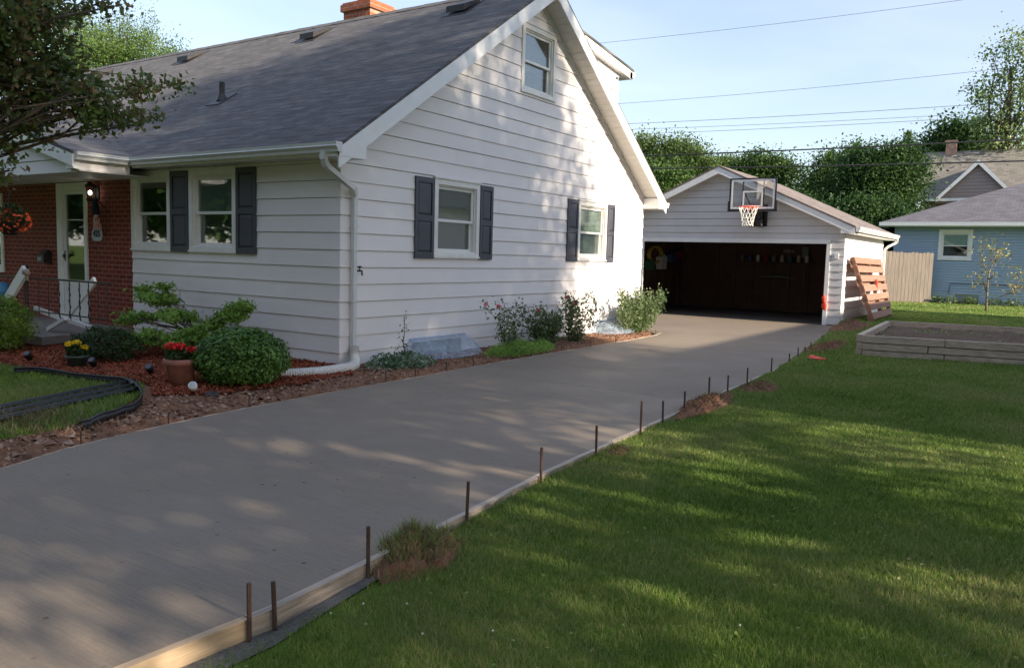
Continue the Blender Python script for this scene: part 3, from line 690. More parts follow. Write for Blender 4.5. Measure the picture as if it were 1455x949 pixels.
ds2 = MB(); ds2.prism([(12.55, 8.26, zd(12.5) + .05), (17.06, 8.26, zd(17.06) + .05), (17.06, 8.26, zd(17.06) + .005), (12.55, 8.26, zd(12.5) + .005)], (0, 14, 0)); build(ds2, 'dormer_roof', 'shingle', house)
gd = MB(); gutter_prof(gd, (17.021, 8.279, zd(17) - .0), (17.021, 22, zd(17) - .0), (1, 0, 0), .13, .13); build(gd, 'gutter', 'white', house)
# porch roof
PSL, PY0, PRY, PX = .27, 12.2, 16.2, 6.47
pr_ = MB(); zp = lambda y: RZ0 + PSL * (min(y, 2 * PRY - y) - PY0)
def ppoly(y0, y1):
    xi = lambda y: RX0 + (zp(y) - RZ0) / SL + .06
    a = [(PX - .03, y0, zp(y0) + .012), (xi(y0), y0, zp(y0) + .012), (xi(y1), y1, zp(y1) + .012), (PX - .03, y1, zp(y1) + .012)]
    pr_.prism([Vector(p) - Vector((0, 0, .05)) for p in a], (0, 0, .05))
ppoly(PY0 - .02, PRY); ppoly(PRY, 2 * PRY - PY0)
pro = build(pr_, 'porch_roof', 'shinglep' if 'shinglep' in M else 'shingle', house)
pf = MB()
for y0, y1 in ((PY0 - .02, PRY), (PRY, 2 * PRY - PY0)):
    pf.prism([(PX - .03, y0, zp(y0) - .04), (PX - .03, y1, zp(y1) - .04), (PX - .03, y1, zp(y1) - .22), (PX - .03, y0, zp(y0) - .22)], (.025, 0, 0))
pf.box(PX - .004, PX + .09, PY0 + .004, PY0 + .22, 2.70, 2.88)
build(pf, 'porch_fascia', 'white', house)
pp = MB()
PP = lambda u, v, w_: (PX + .1 - w_, u, v); BREAKS[:] = []
siding(pp, PP, 2.66, .2, 8, lambda v: PY0 + .2 + max(0, (v - RZ0 + .15)) / PSL, lambda v: 2 * PRY - PY0 - .2 - max(0, (v - RZ0 + .15)) / PSL, vmax=RZ0 + PSL * 4 - .2)
pp.box(PX + .1, WX - .01, PY0 + .03, 20.2, 2.675, 2.69)
pp.box(PX + .04, RX0 - .02, PY0 + .02, PY0 + .045, 2.69, 2.93)
build(pp, 'porch_gable', 'siding', house)
gt = MB(); gutter_prof(gt, (PX, PY0 - .001, 2.945), (RX0 - .1, PY0 - .001, 2.945), (0, -1, 0)); build(gt, 'gutter', 'gutter', house)
# storm door
dm = MB(); u0, u1, v0, v1 = DOOR
for a, b, c, d in ((u0, u0 + .07, v0, v1), (u1 - .13, u1, v0, v1), (u0 + .07, u1 - .13, 2.52, v1)): bxx(dm, PF, a, b, c, d, -.09, .03)
bxx(dm, PF, u1, u1 + .05, v0, v1, -.02, .03)
fr = build(dm, 'door_frame', 'trimgrey', house)
d2 = MB(); a0, a1 = u0 + .072, u1 - .132
for a, b, c, d in ((a0, a0 + .075, v0, 2.518), (a1 - .075, a1, v0, 2.518), (a0 + .075, a1 - .075, 2.46, 2.518), (a0 + .075, a1 - .075, .86, .94), (a0 + .075, a1 - .075, v0, .32), (a0 + .075, a1 - .075, .55, .61)): bxx(d2, PF, a, b, c, d, -.045, .002)
bxx(d2, PF, a0 + .075, a1 - .075, .32, .55, -.035, -.012); bxx(d2, PF, a0 + .075, a1 - .075, .61, .86, -.035, -.012)
bxx(d2, PF, a0 + .09, a1 - .09, .35, .52, -.03, -.004); bxx(d2, PF, a0 + .09, a1 - .09, .64, .83, -.03, -.004)
bxx(d2, PF, a0 + .075, a1 - .075, 2.0, 2.018, -.03, -.012)
door = build(d2, 'door', 'white', house)
g = MB(); bxx(g, PF, a0 + .075, a1 - .075, .94, 2.46, -.026, -.02); build(g, 'glass', 'glass', door)
g = MB(); bxx(g, PF, a1 - .055, a1 - .02, 1.32, 1.40, .003, .03); bxx(g, PF, a1 - .12, a1 - .02, 1.355, 1.375, .03, .05); bxx(g, PF, a1 - .052, a1 - .032, 1.27, 1.46, .002, .012); build(g, 'handle', 'black', door)
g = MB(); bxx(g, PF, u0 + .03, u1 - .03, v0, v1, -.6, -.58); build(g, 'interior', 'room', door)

# porch slab
ps = thing('porch', (6.9, 14, 0), 'low concrete porch slab on a brick base in front of the door', 'porch')
q = MB(); q.prism([(6.02, 12.35, .08), (7.73, 12.85, .08), (7.73, 20, .08), (6.02, 20, .08)], (0, 0, .12)); build(q, 'slab', 'concrete_old', ps)
q = MB(); q.prism([(6.1, 12.45, -.2), (7.7, 12.9, -.2), (7.7, 19.9, -.2), (6.1, 19.9, -.2)], (0, 0, .279)); build(q, 'brick_base', 'brick', ps)

# railing
rl = thing('porch_railing', (6.3, 13.2, .2), 'thin black iron railing with twisted balusters along the porch edge', 'railing')
yR, yL = 12.42, 15.2; RAX = 6.2
sc_ = lambda px, py: on_x(px, py, RAX)
zt_, zb_ = 1.05, .34
q = MB(); q.box(RAX - .015, RAX + .015, 10.95 if False else float(sc_(155, 400)[1]), yL, zt_ - .012, zt_ + .012); build(q, 'top_rail', 'black', rl)
q = MB(); q.box(RAX - .01, RAX + .01, float(sc_(152, 400)[1]), yL, zb_ + .2, zb_ + .216); build(q, 'bottom_rail', 'black', rl)
for px in (12, 25, 55, 69, 84, 99, 113, 126, 140, 152):
    y = float(sc_(px, 420)[1]); q = MB(); pts = []; rr = []
    q.tube([(RAX, y, zt_), (RAX, y, .5)], .008, 5)
    if px in (25, 84, 99, 113, 126):
        for k in range(24): a0_ = k * .8; z_ = zt_ - .05 - k * .022; q.tube([(RAX + .011 * math.cos(a0_), y + .011 * math.sin(a0_), z_), (RAX + .011 * math.cos(a0_ + .8), y + .011 * math.sin(a0_ + .8), z_ - .022)], .006, 4, False)
    build(q, 'baluster', 'black', rl)
yp = float(sc_(37, 400)[1]); q = MB(); q.tube([(RAX, yp, .2), (RAX, yp, 1.2)], .028, 8); q.lathe([(.045, 0), (.05, .02), (.0, .06)], (RAX, yp, 1.2), 10); build(q, 'post', 'black', rl)

# white crossed stand on the porch and leaning board
PSX = 6.55
def wb(a, b, wd=.09, th=.04, X=PSX, nm='board', par=None, mat='white'):
    q = MB(); q.beam(on_x(*a, X), on_x(*b, X), wd, th, (1, 0, 0.01)); return build(q, nm, mat, par)
o1 = on_x(90, 462, PSX)
st = thing('wooden_stand', tuple(o1), 'white wooden stand with crossed feet and a slanting post standing in front of the door', 'stand')
wb((50, 438), (90, 453), .07, .05, PSX, 'foot', st); wb((90, 453), (131, 466), .06, .05, PSX, 'foot', st); wb((68, 468), (93, 452), .06, .05, PSX - .06, 'foot', st); wb((90, 456), (135, 398), .11, .04, PSX + .08, 'post', st)
bd = MB(); bd.beam(on_x(6, 434, 6.1), on_x(36, 384, 6.1), .17, .05, (1, 0, .01)); tag(build(bd, 'leaning_board', 'white'), 'wide white board leaning on the black railing at the left edge', 'board')
q = MB(); c = on_x(37, 387, 6.0); q.blob(c, (.05, .07, .05), 3); q.beam(c, c + np.array([0, -.03, -.12]), .03, .03); tag(build(q, 'cloth_rag', 'fencew', smooth=True), 'small tan rag hanging from the top of the leaning board', 'rag')
q = MB(); c = on_x(2, 418, 6.9); q.blob(c, (.2, .2, .22), 5, .12); M['bluecloth'] = pmat('blue_cushion', (.02, .12, .24), .8); tag(build(q, 'seat_cushion', 'bluecloth', smooth=True), 'round blue cushion at the left edge behind the railing', 'cushion')

# wall lamp, flag, plaque, mailbox, hanging basket
lm = thing('wall_lamp', (WX - .1, 14.0, 2.3), 'black lantern with its bulb lit beside the front door', 'lamp')
lc = on_x(128, 274, WX - .14)
q = MB(); q.box(WX - .03, WX - .008, lc[1] - .06, lc[1] + .06, lc[2] - .12, lc[2] + .12); q.beam((WX - .03, lc[1], lc[2] + .1), (lc[0], lc[1], lc[2] + .16), .02, .02); q.lathe([(.0, .2), (.09, .12), (.085, .1)], lc, 8); q.lathe([(.05, -.12), (.07, -.1), (.05, -.15), (0, -.16)], lc, 8)
for k in range(4): a = k * math.pi / 2 + .4; q.tube([(lc[0] + .08 * math.cos(a), lc[1] + .08 * math.sin(a), lc[2] + .11), (lc[0] + .055 * math.cos(a), lc[1] + .055 * math.sin(a), lc[2] - .11)], .007, 4)
build(q, 'lantern_frame', 'black', lm)
Mb, n_, b_2, o_2 = newmat('lit_bulb'); b_2.inputs['Emission Color'].default_value = (1, .92, .75, 1); b_2.inputs['Emission Strength'].default_value = 5; M['bulb'] = Mb
q = MB(); q.blob((lc[0], lc[1], lc[2]), (.028, .028, .04), 1, 0); build(q, 'bulb', 'bulb', lm, True)
fl = thing('small_flag', (WX - .2, 13.9, 2.3), 'small red and white striped flag hanging furled under the wall lamp', 'flag')
ft, fb = on_x(134, 283, WX - .16), on_x(139, 326, WX - .16)
def stripes():
    Mt, n, b, o = newmat('flag_stripes'); t = n.nodes.new('ShaderNodeTexCoord'); wv = n.nodes.new('ShaderNodeTexWave'); wv.bands_direction = 'Y'; wv.inputs['Scale'].default_value = 9; wv.inputs['Distortion'].default_value = .5
    n.links.new(t.outputs['Object'], wv.inputs[0]); n.links.new(ramp(n, wv.outputs['Fac'], [(.45, (.5, .03, .03)), (.55, (.6, .55, .5))]), b.inputs['Base Color']); return Mt
M['stripes'] = stripes()
q = MB()
def cone_cloth(q, top, bot, r0, r1, seed):
    vs = []; fs = []; n = 16; K_ = 6
    for j in range(K_ + 1):
        t = j / K_; c = top + (bot - top) * t; r_ = r0 + (r1 - r0) * t
        for i in range(n): a = 2 * math.pi * i / n; k = 1 + .35 * math.sin(i * 2.5 + seed + j * .3); vs.append((c[0] + .5 * r_ * k * math.cos(a), c[1] + r_ * k * math.sin(a), c[2]))
    for j in range(K_):
        for i in range(n): fs.append((j * n + i, j * n + (i + 1) % n, (j + 1) * n + (i + 1) % n, (j + 1) * n + i))
    q.add(vs, fs)
cone_cloth(q, ft + (fb - ft) * .45, fb, .035, .10, 1); build(q, 'striped_field', 'stripes', fl, True)
M['navy'] = pmat('navy_cloth', (.012, .018, .05), .8)
q = MB(); cone_cloth(q, ft, ft + (fb - ft) * .52, .05, .085, 4); build(q, 'blue_field', 'navy', fl, True)
q = MB(); q.tube([(WX - .01, ft[1] + .02, ft[2] - .1), (ft[0], ft[1], ft[2] + .05)], .01, 6); build(q, 'flag_pole', 'black', fl)
pc = on_x(137.5, 334, WX - .03); pl = thing('house_number_plaque', tuple(pc), 'small white oval plaque with dark house numbers under the flag', 'plaque')
q = MB(); n = 18; q.prism([(WX - .03, pc[1] + .16 * math.copysign(abs(math.cos(2 * math.pi * i / n)) ** .6, math.cos(2 * math.pi * i / n)), pc[2] + .105 * math.copysign(abs(math.sin(2 * math.pi * i / n)) ** .6, math.sin(2 * math.pi * i / n))) for i in range(n)], (.015, 0, 0)); M['plaque'] = pmat('plaque_white', (.5, .52, .52), .6); build(q, 'plate', 'plaque', pl)
tcu = bpy.data.curves.new('house_number', 'FONT'); tcu.body = '425'; tcu.size = .15; tcu.align_x = 'CENTER'; tcu.align_y = 'CENTER'; tcu.extrude = .002; tcu.offset = .004
t0_ = bpy.data.objects.new('house_number', tcu); COL.objects.link(t0_); bpy.context.view_layer.update()
tme = bpy.data.meshes.new_from_object(t0_.evaluated_get(bpy.context.evaluated_depsgraph_get())); bpy.data.objects.remove(t0_)
to = bpy.data.objects.new('house_number', tme); COL.objects.link(to); tme.materials.clear(); tme.materials.append(M['navy']); to.parent = pl; to.location = Vector((-.004, 0, 0.02)); to.rotation_euler = (R_(90), 0, R_(-90)); _LOC[to.name] = Vector(pc)
ma, mb_ = on_x(55, 352, WX - .15), on_x(75, 375, WX - .02)
mx_ = thing('mailbox', (WX - .1, (ma[1] + mb_[1]) / 2, mb_[2]), 'black metal mailbox mounted on the brick left of the door', 'mailbox')
y0, y1, z0, z1 = mb_[1] + .05, ma[1], mb_[2], ma[2] - .05
q = MB(); q.prism([(WX - .008, y0, z0), (WX - .16, y0, z0 + .02), (WX - .16, y0, z1 - .07), (WX - .08, y0, z1), (WX - .008, y0, z1)], (0, y1 - y0, 0)); build(q, 'box', 'black', mx_)
q = MB(); q.beam((WX - .17, (y0 + y1) / 2, z1 - .075), (WX - .07, (y0 + y1) / 2, z1 + .01), y1 - y0 + .03, .012, (0, 0, 1)); build(q, 'lid', 'darkmetal', mx_)
q = MB(); q.box(WX - .166, WX - .161, (y0 + y1) / 2 - .02, (y0 + y1) / 2 + .12, z0 + .05, z0 + .12); M['paper'] = pmat('grey_label', (.3, .3, .28), .7); build(q, 'label_plate', 'paper', mx_)
hb = on_x(14, 312, 6.3); hk = thing('hanging_basket', (hb[0], hb[1], hb[2] - .25), 'hanging basket of orange flowers under the porch eave at the left edge', 'basket')
q = MB(); q.lathe([(0, -.25), (.1, -.24), (.2, -.05), (.21, -.03), (.19, -.04)], hb, 14); build(q, 'pot', 'black', hk, True)
q = MB()
for k in range(3): a = k * 2.1; q.tube([(hb[0] + .2 * math.cos(a), hb[1] + .2 * math.sin(a), hb[2] - .04), (hb[0], hb[1], hb[2] + .45)], .004, 4)
q.tube([(hb[0], hb[1], hb[2] + .45), (hb[0], hb[1] , 2.67)], .006, 4); build(q, 'hanger', 'black', hk)
P = in_ellipsoid(900, hb + np.array([0, 0, .05]), (.26, .28, .22), .3); V, Fq = leaves(P, .05); npmesh('foliage', V, Fq, M['lf_dark'], hk)
P = in_ellipsoid(260, hb + np.array([0, 0, -.02]), (.3, .34, .2), .8); V, Fq = leaves(P, .05, aspect=.9); npmesh('blossoms', V, Fq, M['petal_orange'], hk)
# faucet
fc = on_y(511, 385, WY - .05); q = MB(); q.tube([(fc[0], WY, fc[2]), (fc[0], WY - .09, fc[2]), (fc[0], WY - .1, fc[2] - .06)], .014, 8); q.tube([(fc[0], WY - .05, fc[2]), (fc[0], WY - .05, fc[2] + .05)], .008, 6); q.tube([(fc[0] - .03, WY - .05, fc[2] + .055), (fc[0] + .03, WY - .05, fc[2] + .055)], .012, 6)
tag(build(q, 'outdoor_tap', 'darkmetal'), 'small dark outdoor tap on the siding beside the downspout', 'tap')
# corrugated drain pipe
def corr(mb, pts, r, pitch=.02, n=12):
    out = []; rr = []; k = 0
    for a, b in zip(pts, pts[1:]):
        a, b = Vector(a), Vector(b); m_ = max(2, int((b - a).length / (pitch / 2)))
        for i in range(m_): out.append(a.lerp(b, i / m_)); rr.append(r * (1.08 if k % 2 else .88)); k += 1
    mb.tube(out, rr, n, False)
dpth = [Vector(p) for p in ((7.94, 7.88, .30), (7.92, 7.86, .22), (7.88, 7.80, .15), (7.78, 7.70, .09), (7.62, 7.62, .07), (7.4, 7.60, .065), (7.1, 7.62, .06), (6.75, 7.74, .06), (6.45, 7.88, .06))]
sm = []
for i in range(len(dpth) - 1):
    p0, p1, p2, p3 = dpth[max(i - 1, 0)], dpth[i], dpth[i + 1], dpth[min(i + 2, len(dpth) - 1)]
    for t in (0, .25, .5, .75): sm.append(.5 * ((2 * p1) + (p2 - p0) * t + (2 * p0 - 5 * p1 + 4 * p2 - p3) * t * t + (3 * p1 - p0 - 3 * p2 + p3) * t ** 3))
q = MB(); corr(q, sm + [dpth[-1]], .066, .03); dpz = tag(build(q, 'drain_pipe', 'pipewhite', smooth=False), 'white corrugated drain pipe running from the downspout along the house base', 'pipe')

# basement window wells with clear covers
def well(name, x0, x1, zt0, dep, hh, label):
    t = thing(name, ((x0 + x1) / 2, WY, 0), label, 'window well'); n = 14
    q = MB(); ring = [((x0 + x1) / 2 + (x1 - x0) / 2 * math.cos(math.pi * (1 - i / n)), WY - .01 - dep * math.sin(math.pi * (1 - i / n)) ** .6) for i in range(n + 1)]
    vs = [(x, y, -.05) for x, y in ring] + [(x, y, .045) for x, y in ring]; q.add(vs, [(i, i + 1, i + n + 2, i + n + 1) for i in range(n)]); build(q, 'well_ring', 'well', t, True)
    q = MB(); rows = 6; vs = []
    for j in range(rows + 1):
        s = j / rows
        for i in range(n + 1):
            a = math.pi * (1 - i / n); k = .8 + .2 * s
            vs.append(((x0 + x1) / 2 + (x1 - x0) / 2 * math.cos(a) * (k if 0 < i < n else k) * 1.03, WY - .015 - (dep * 1.1) * math.sin(a) ** .6 * (.12 + .88 * s ** .8), hh + (.04 - hh) * s ** 1.7))
    q.add(vs, [(j * (n + 1) + i, j * (n + 1) + i + 1, (j + 1) * (n + 1) + i + 1, (j + 1) * (n + 1) + i) for j in range(rows) for i in range(n)])
    q.box(x0 + .12, x1 - .12, WY - .05, WY - .02, hh - .015, hh + .015); build(q, 'cover', 'coverp', t, True)
    q = MB(); q.box(x0 + .2, x1 - .2, WY - .022, WY - .018, .02, hh - .05); build(q, 'basement_window', 'blindgrey', t)
Mc, n_c, b_c, o_c = newmat('cloudy_clear_cover'); b_c.inputs['Base Color'].default_value = (.62, .74, .9, 1); b_c.inputs['Roughness'].default_value = .25
trc = n_c.nodes.new('ShaderNodeBsdfTransparent'); trc.inputs[0].default_value = (.85, .9, .97, 1); mxc = n_c.nodes.new('ShaderNodeMixShader')
n_c.links.new(ramp(n_c, noise(n_c, coords(n_c, (1, 1, 1)), 9, 5, .7), [(.3, (.10, .10, .10)), (.7, (.42, .42, .42))]), mxc.inputs[0]); n_c.links.new(trc.outputs[0], mxc.inputs[1]); n_c.links.new(b_c.outputs[0], mxc.inputs[2]); n_c.links.new(mxc.outputs[0], o_c.inputs[0]); M['coverp'] = Mc
well('window_well', 9.02, 10.62, 0, .5, .30, 'near basement window well with a bluish clear plastic cover')
well('window_well', 14.9, 16.3, 0, .5, .27, 'far basement window well with a sunlit clear cover beside the rose bush')

# ================================================================== GARAGE
GX, GY, GL, GB, GC = 22.39, 4.63, 11.37, 28.0, 8.0
zg = lambda y: 4.25 - .453 * abs(y - GC)
gar = thing('garage', (GX, GC, 0), 'white lap-sided garage with an open door and dark interior at the end of the driveway', 'garage')
QF = lambda u, v, w_: (GX - w_, u, v); QS = lambda u, v, w_: (u, GY - w_, v)
OP = (5.06, 10.27, -.2, 2.13)
q = MB(); zq = lambda y: zg(y) - .16; BREAKS[:] = [zq(GY)]
siding(q, QF, .02, .198, 21, lambda v: GY - .01 if v < zq(GY) else GC - (4.09 - v) / .453, lambda v: GL if v < zq(GY) else GC + (4.09 - v) / .453, [OP], t=.016, vmax=4.085, back=.08)
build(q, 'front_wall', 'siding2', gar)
q = MB(); BREAKS[:] = []
siding(q, QS, .02, .198, 13, lambda v: GX + .01, lambda v: GB, t=.016, vmax=2.56, back=.08); build(q, 'side_wall', 'siding', gar)
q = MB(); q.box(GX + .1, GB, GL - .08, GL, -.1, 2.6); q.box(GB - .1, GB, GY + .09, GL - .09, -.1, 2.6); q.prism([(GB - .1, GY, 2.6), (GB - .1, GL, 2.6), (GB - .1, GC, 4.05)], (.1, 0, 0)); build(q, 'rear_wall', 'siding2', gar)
q = MB(); q.box(GB - .14, GB - .11, GY + .1, GL - .1, 0, 2.58); q.box(GX + .12, GB - .15, GL - .12, GL - .09, 0, 2.58); q.box(GX + .12, GB - .15, GY + .09, GY + .12, 0, 2.58)
for k in range(11):
    y = GY + .3 + k * .62; q.box(GB - .18, GB - .142, y, y + .04, 0, 2.58)
for k in range(8): x = GX + .4 + k * .66; q.box(x, x + .04, GL - .16, GL - .122, 0, 2.58)
q.box(GX + .11, GB - .1, GY + .1, GL - .1, 2.6, 2.62)
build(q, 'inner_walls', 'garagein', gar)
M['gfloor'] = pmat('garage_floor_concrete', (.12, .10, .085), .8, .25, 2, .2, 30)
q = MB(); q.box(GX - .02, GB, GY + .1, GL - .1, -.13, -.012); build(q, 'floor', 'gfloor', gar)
q = MB()
for s in (-1, 1):
    ye = GC + s * 3.68
    q.prism([(GX - .32, GC, zg(GC)), (GX - .32, ye, zg(ye)), (GX - .32, ye, zg(ye) - .05), (GX - .32, GC, zg(GC) - .05)], (GB + .3 - GX + .32, 0, 0))
groof = build(q, 'roof', 'shingleg', gar)
q = MB()
for s in (-1, 1):
    ye = GC + s * 3.66
    q.prism([(GX - .31, GC, zg(GC) - .051), (GX - .31, ye, zg(ye) - .051), (GX - .31, ye, zg(ye) - .225), (GX - .31, GC, zg(GC) - .225)], (.025, 0, 0))
    ya, yb = sorted((ye, GC + s * 3.32)); ta, tb = zg(ya) - .06, zg(yb) - .06; q.prism([(GX - .306, ya + .003, 2.401), (GX - .306, yb, 2.401), (GX - .306, yb, tb), (GX - .306, ya + .003, ta)], (.297, 0, 0))
    q.prism([(GX - .284, GC, zg(GC) - .15), (GX - .284, ye - s * .3, zg(ye - s * .3) - .15), (GX - .284, ye - s * .3, zg(ye - s * .3) - .17), (GX - .284, GC, zg(GC) - .17)], (.28, 0, 0))
q.box(GX, GB + .3, 4.32, 4.345, 2.40, zg(4.33) - .055); q.box(GX, GB + .3, 4.346, GY - .02, 2.40, 2.415)
build(q, 'fascia', 'white', gar)
q = MB(); gutter_prof(q, (GX - .3, 4.318, zg(4.32) - .02), (GB + .3, 4.318, zg(4.32) - .02), (0, -1, 0), .12, .12); build(q, 'gutter', 'white', gar)
q = MB(); P_ = [(28.2, 4.26, 2.45), (28.2, 4.27, 2.34), (28.1, 4.5, 2.2), (28.06, 4.58, 2.1), (28.06, 4.58, .2)]
for a, b in zip(P_, P_[1:]): q.beam(a, b, .07, .06, (0.01, 0, 1) if a[2] == b[2] else (1, 0, 0.01))
build(q, 'downspout', 'white', gar)
q = MB(); bxx(q, QF, OP[0] - .1, OP[1] + .1, 2.13, 2.24, -.1, .035); bxx(q, QF, OP[0] - .1, OP[0], 0, 2.129, -.1, .035); bxx(q, QF, OP[1], OP[1] + .1, 0, 2.129, -.1, .035); build(q, 'door_frame', 'white', gar)
q = MB(); y = float(on_x(1189, 364, GX)[1]); z = float(on_x(1189, 364, GX)[2]); bxx(q, QF, y - .05, y + .05, z - .07, z + .07, .0, .045); build(q, 'outlet_box', 'white', gar)
# things inside
def inside_thing(name, mb, mat, label, cat, group=None): return tag(build(mb, name, mat), label, cat, group)
cols = [('m_cream', (.6, .5, .35)), ('m_green', (.05, .2, .12)), ('m_yellow', (.7, .5, .1)), ('m_white', (.8, .8, .8)), ('m_blue', (.06, .12, .3)), ('m_red', (.35, .05, .04)), ('m_greyish', (.2, .2, .2))]
for n_2, c_2 in cols: M[n_2] = pmat(n_2[2:] + '_paintwork', c_2, .6)
sh = MB(); sh.box(GB - .5, GB - .19, 6.6, 9.3, 1.60, 1.63)
for y in (6.7, 7.9, 9.2): sh.beam((GB - .19, y, 1.4), (GB - .45, y, 1.6), .03, .03)
inside_thing('wall_shelf', sh, 'garagein', 'long wooden shelf on the back wall inside the open garage', 'shelf')
names = ['m_white', 'm_cream', 'm_green', 'm_cream', 'm_greyish', 'm_red', 'm_white', 'm_blue', 'm_greyish']
desc = ['white', 'cream', 'green', 'tan', 'grey', 'red', 'pale', 'blue', 'dull grey']
for k in range(9):
    y = 6.85 + k * .27; q = MB(); q.lathe([(0, 0), (.06, 0), (.062, .16), (.045, .2), (.03, .24), (0, .24)], (GB - .34, y, 1.631), 10)
    inside_thing('paint_bottle', q, names[k], f'{desc[k]} bottle on the garage shelf, number {k + 1} in the row from the right', 'bottle', 'bottles on the garage shelf')
q = MB(); q.tube([(GB - .25, 7.2, 1.1), (GB - .28, 7.8, 1.16), (GB - .3, 8.4, 1.14)], [.02, .05, .03], 8); inside_thing('water_ski', q, 'm_greyish', 'pale curved board hung below the shelf inside the garage', 'board')
c = on_y(929, 362, 11.15); q = MB()
for k in range(5): q.tube([(c[0] + .5 * math.cos(a), 11.15 - .02 * k, c[2] + .27 * math.sin(a)) for a in np.linspace(0, 6.28, 20)], .035, 5, False)
inside_thing('hose_coil', q, 'm_yellow', 'yellow coil of hose hanging at the left inside the garage', 'hose')
for k, (px, py, hh, mt, nm, lb, ct) in enumerate([(940, 372, .5, 'm_white', 'hanging_bag', 'white bag hanging on the left garage wall beside the coil', 'bag'), (922, 376, .35, 'm_green', 'storage_tin', 'green tin low at the left inside the garage', 'tin'),
        (955, 366, .3, 'm_blue', 'storage_box', 'dull blue box on the left side inside the garage', 'box'), (963, 362, .22, 'm_red', 'storage_box', 'small red box on the left side inside the garage', 'box')]):
    c = on_y(px, py, 11.1); q = MB(); q.prism([(c[0] - .2, 11.0, c[2] - hh / 2), (c[0] + .2, 11.0, c[2] - hh / 2), (c[0] + .25, 11.0, c[2] + hh * .3), (c[0], 11.0, c[2] + hh / 2), (c[0] - .25, 11.0, c[2] + hh * .3)], (0, .2, 0)); inside_thing(nm, q, mt, lb, ct)
for k, (px, lb) in enumerate([(1122, 'garden rake hanging on the back garage wall at the right'), (1145, 'long handled shovel hanging right of the rake in the garage')]):
    c = on_x(px, 360, GB - .22); q = MB(); q.tube([(GB - .22, c[1], .7), (GB - .22, c[1] + .05, 2.1)], .014, 6); q.box(GB - .24, GB - .2, c[1] - (.16 if k == 0 else .09), c[1] + (.2 if k == 0 else .12), 1.95 if k == 0 else 1.8, 2.05 if k == 0 else 2.15)
    inside_thing('garden_rake' if k == 0 else 'shovel', q, 'm_greyish', lb, 'rake' if k == 0 else 'shovel')
c = on_x(1172, 430, GX - .05); q = MB(); q.blob((GX - .07, c[1], c[2] - .08), (.03, .06, .12), 2, .3); q.blob((GX - .07, c[1] + .03, c[2] + .10), (.03, .045, .10), 4, .3); q.tube([(GX - .03, c[1] + .02, c[2] - .02), (GX - .07, c[1] + .01, c[2] + .05)], .01, 5)
tag(build(q, 'warning_ribbon', 'redplastic', smooth=True), 'bright red orange ribbon tied low on the right garage door jamb', 'ribbon')

# ------------------------------------------------------------------ basketball hoop
HX_ = 21.79
a = on_x(1038, 254, HX_); b = on_x(1102, 299, HX_); y1, z1, y0, z0 = a[1], a[2], b[1], b[2]; z1 += .0
hoop = thing('basketball_hoop', (GX, (y0 + y1) / 2, z0), 'basketball hoop with a clear backboard mounted on the garage gable', 'basketball hoop')
def ring_rect(mb, X0, X1, y0, y1, z0, z1, t):
    mb.box(X0, X1, y0, y0 + t, z0, z1); mb.box(X0, X1, y1 - t, y1, z0, z1); mb.box(X0, X1, y0 + t, y1 - t, z0, z0 + t); mb.box(X0, X1, y0 + t, y1 - t, z1 - t, z1)
q = MB(); ring_rect(q, HX_ - .02, HX_ + .02, y0, y1, z0, z1, .035)
q.box(HX_ - .03, HX_ + .025, y0 - .03, y0 - .001, z0 - .03, z0 + .25); q.box(HX_ - .03, HX_ + .025, y1 + .001, y1 + .03, z0 - .03, z0 + .25); q.box(HX_ - .03, HX_ + .025, y0 - .03, y1 + .03, z0 - .03, z0 - .001); build(q, 'frame', 'black', hoop)
q = MB(); q.box(HX_ - .006, HX_ + .004, y0 + .035, y1 - .035, z0 + .035, z1 - .035); build(q, 'backboard', 'clear', hoop)
q = MB(); ring_rect(q, HX_ - .012, HX_ - .0065, y0 + .045, y1 - .045, z0 + .045, z1 - .045, .045)
yc = float(on_x(1069, 290, HX_)[1]); ring_rect(q, HX_ - .012, HX_ - .0065, yc - .27, yc + .27, z0 + .10, z0 + .52, .04); build(q, 'white_lines', 'white', hoop)
rz = 3.10; ry = float(on_x(1064, 294, HX_ - .35)[1]); rx = HX_ - .38; rr_ = .245
rz = float(on_x(1064, 294, rx)[2])
q = MB(); q.tube([(rx + rr_ * math.cos(t), ry + rr_ * math.sin(t), rz) for t in np.linspace(0, 2 * math.pi, 33)], .014, 6, False)
q.box(HX_ - .03, HX_ - .013, ry - .1, ry + .1, rz - .1, rz + .02)
for s in (-1, 1): q.beam((HX_ - .02, ry + s * .08, rz - .06), (rx + rr_ * .75, ry + s * .16, rz), .02, .02)
build(q, 'rim', 'rimred', hoop, True)
q = MB(); nn = 12; prof = [(1.0, 0), (.86, -.12), (.72, -.23), (.62, -.34), (.56, -.44), (.60, -.5)]
for s in (0, 1):
    for k in range(nn):
        pts = []
        for j, (f_, dz) in enumerate(prof):
            ang = 2 * math.pi * (k + (.5 * (j if s == 0 else -j))) / nn; pts.append((rx + rr_ * f_ * math.cos(ang), ry + rr_ * f_ * math.sin(ang), rz + dz))
        q.tube(pts, .0075, 4)
build(q, 'net', 'net', hoop)
q = MB()
for s in (-1, 1):
    yy = yc + s * .28; q.beam((HX_ + .03, yy, z0 + .1), (HX_ + .03, yy, z1 - .06), .05, .03, (0, 1, .01)); q.beam((HX_ + .04, yc + s * .22, z0 + .45), (GX - .03, yc + s * .1, z0 - .05), .03, .03); q.beam((HX_ + .04, yc + s * .22, z0 + .1), (GX - .03, yc + s * .1, z0 - .35), .03, .03)
    q.beam((GX - .06, yc - .2 + s * .05, z0 + .1), (GX - .06, yc - .15 + s * .06, z0 - .32), .04, .04, (1, 0, .01))
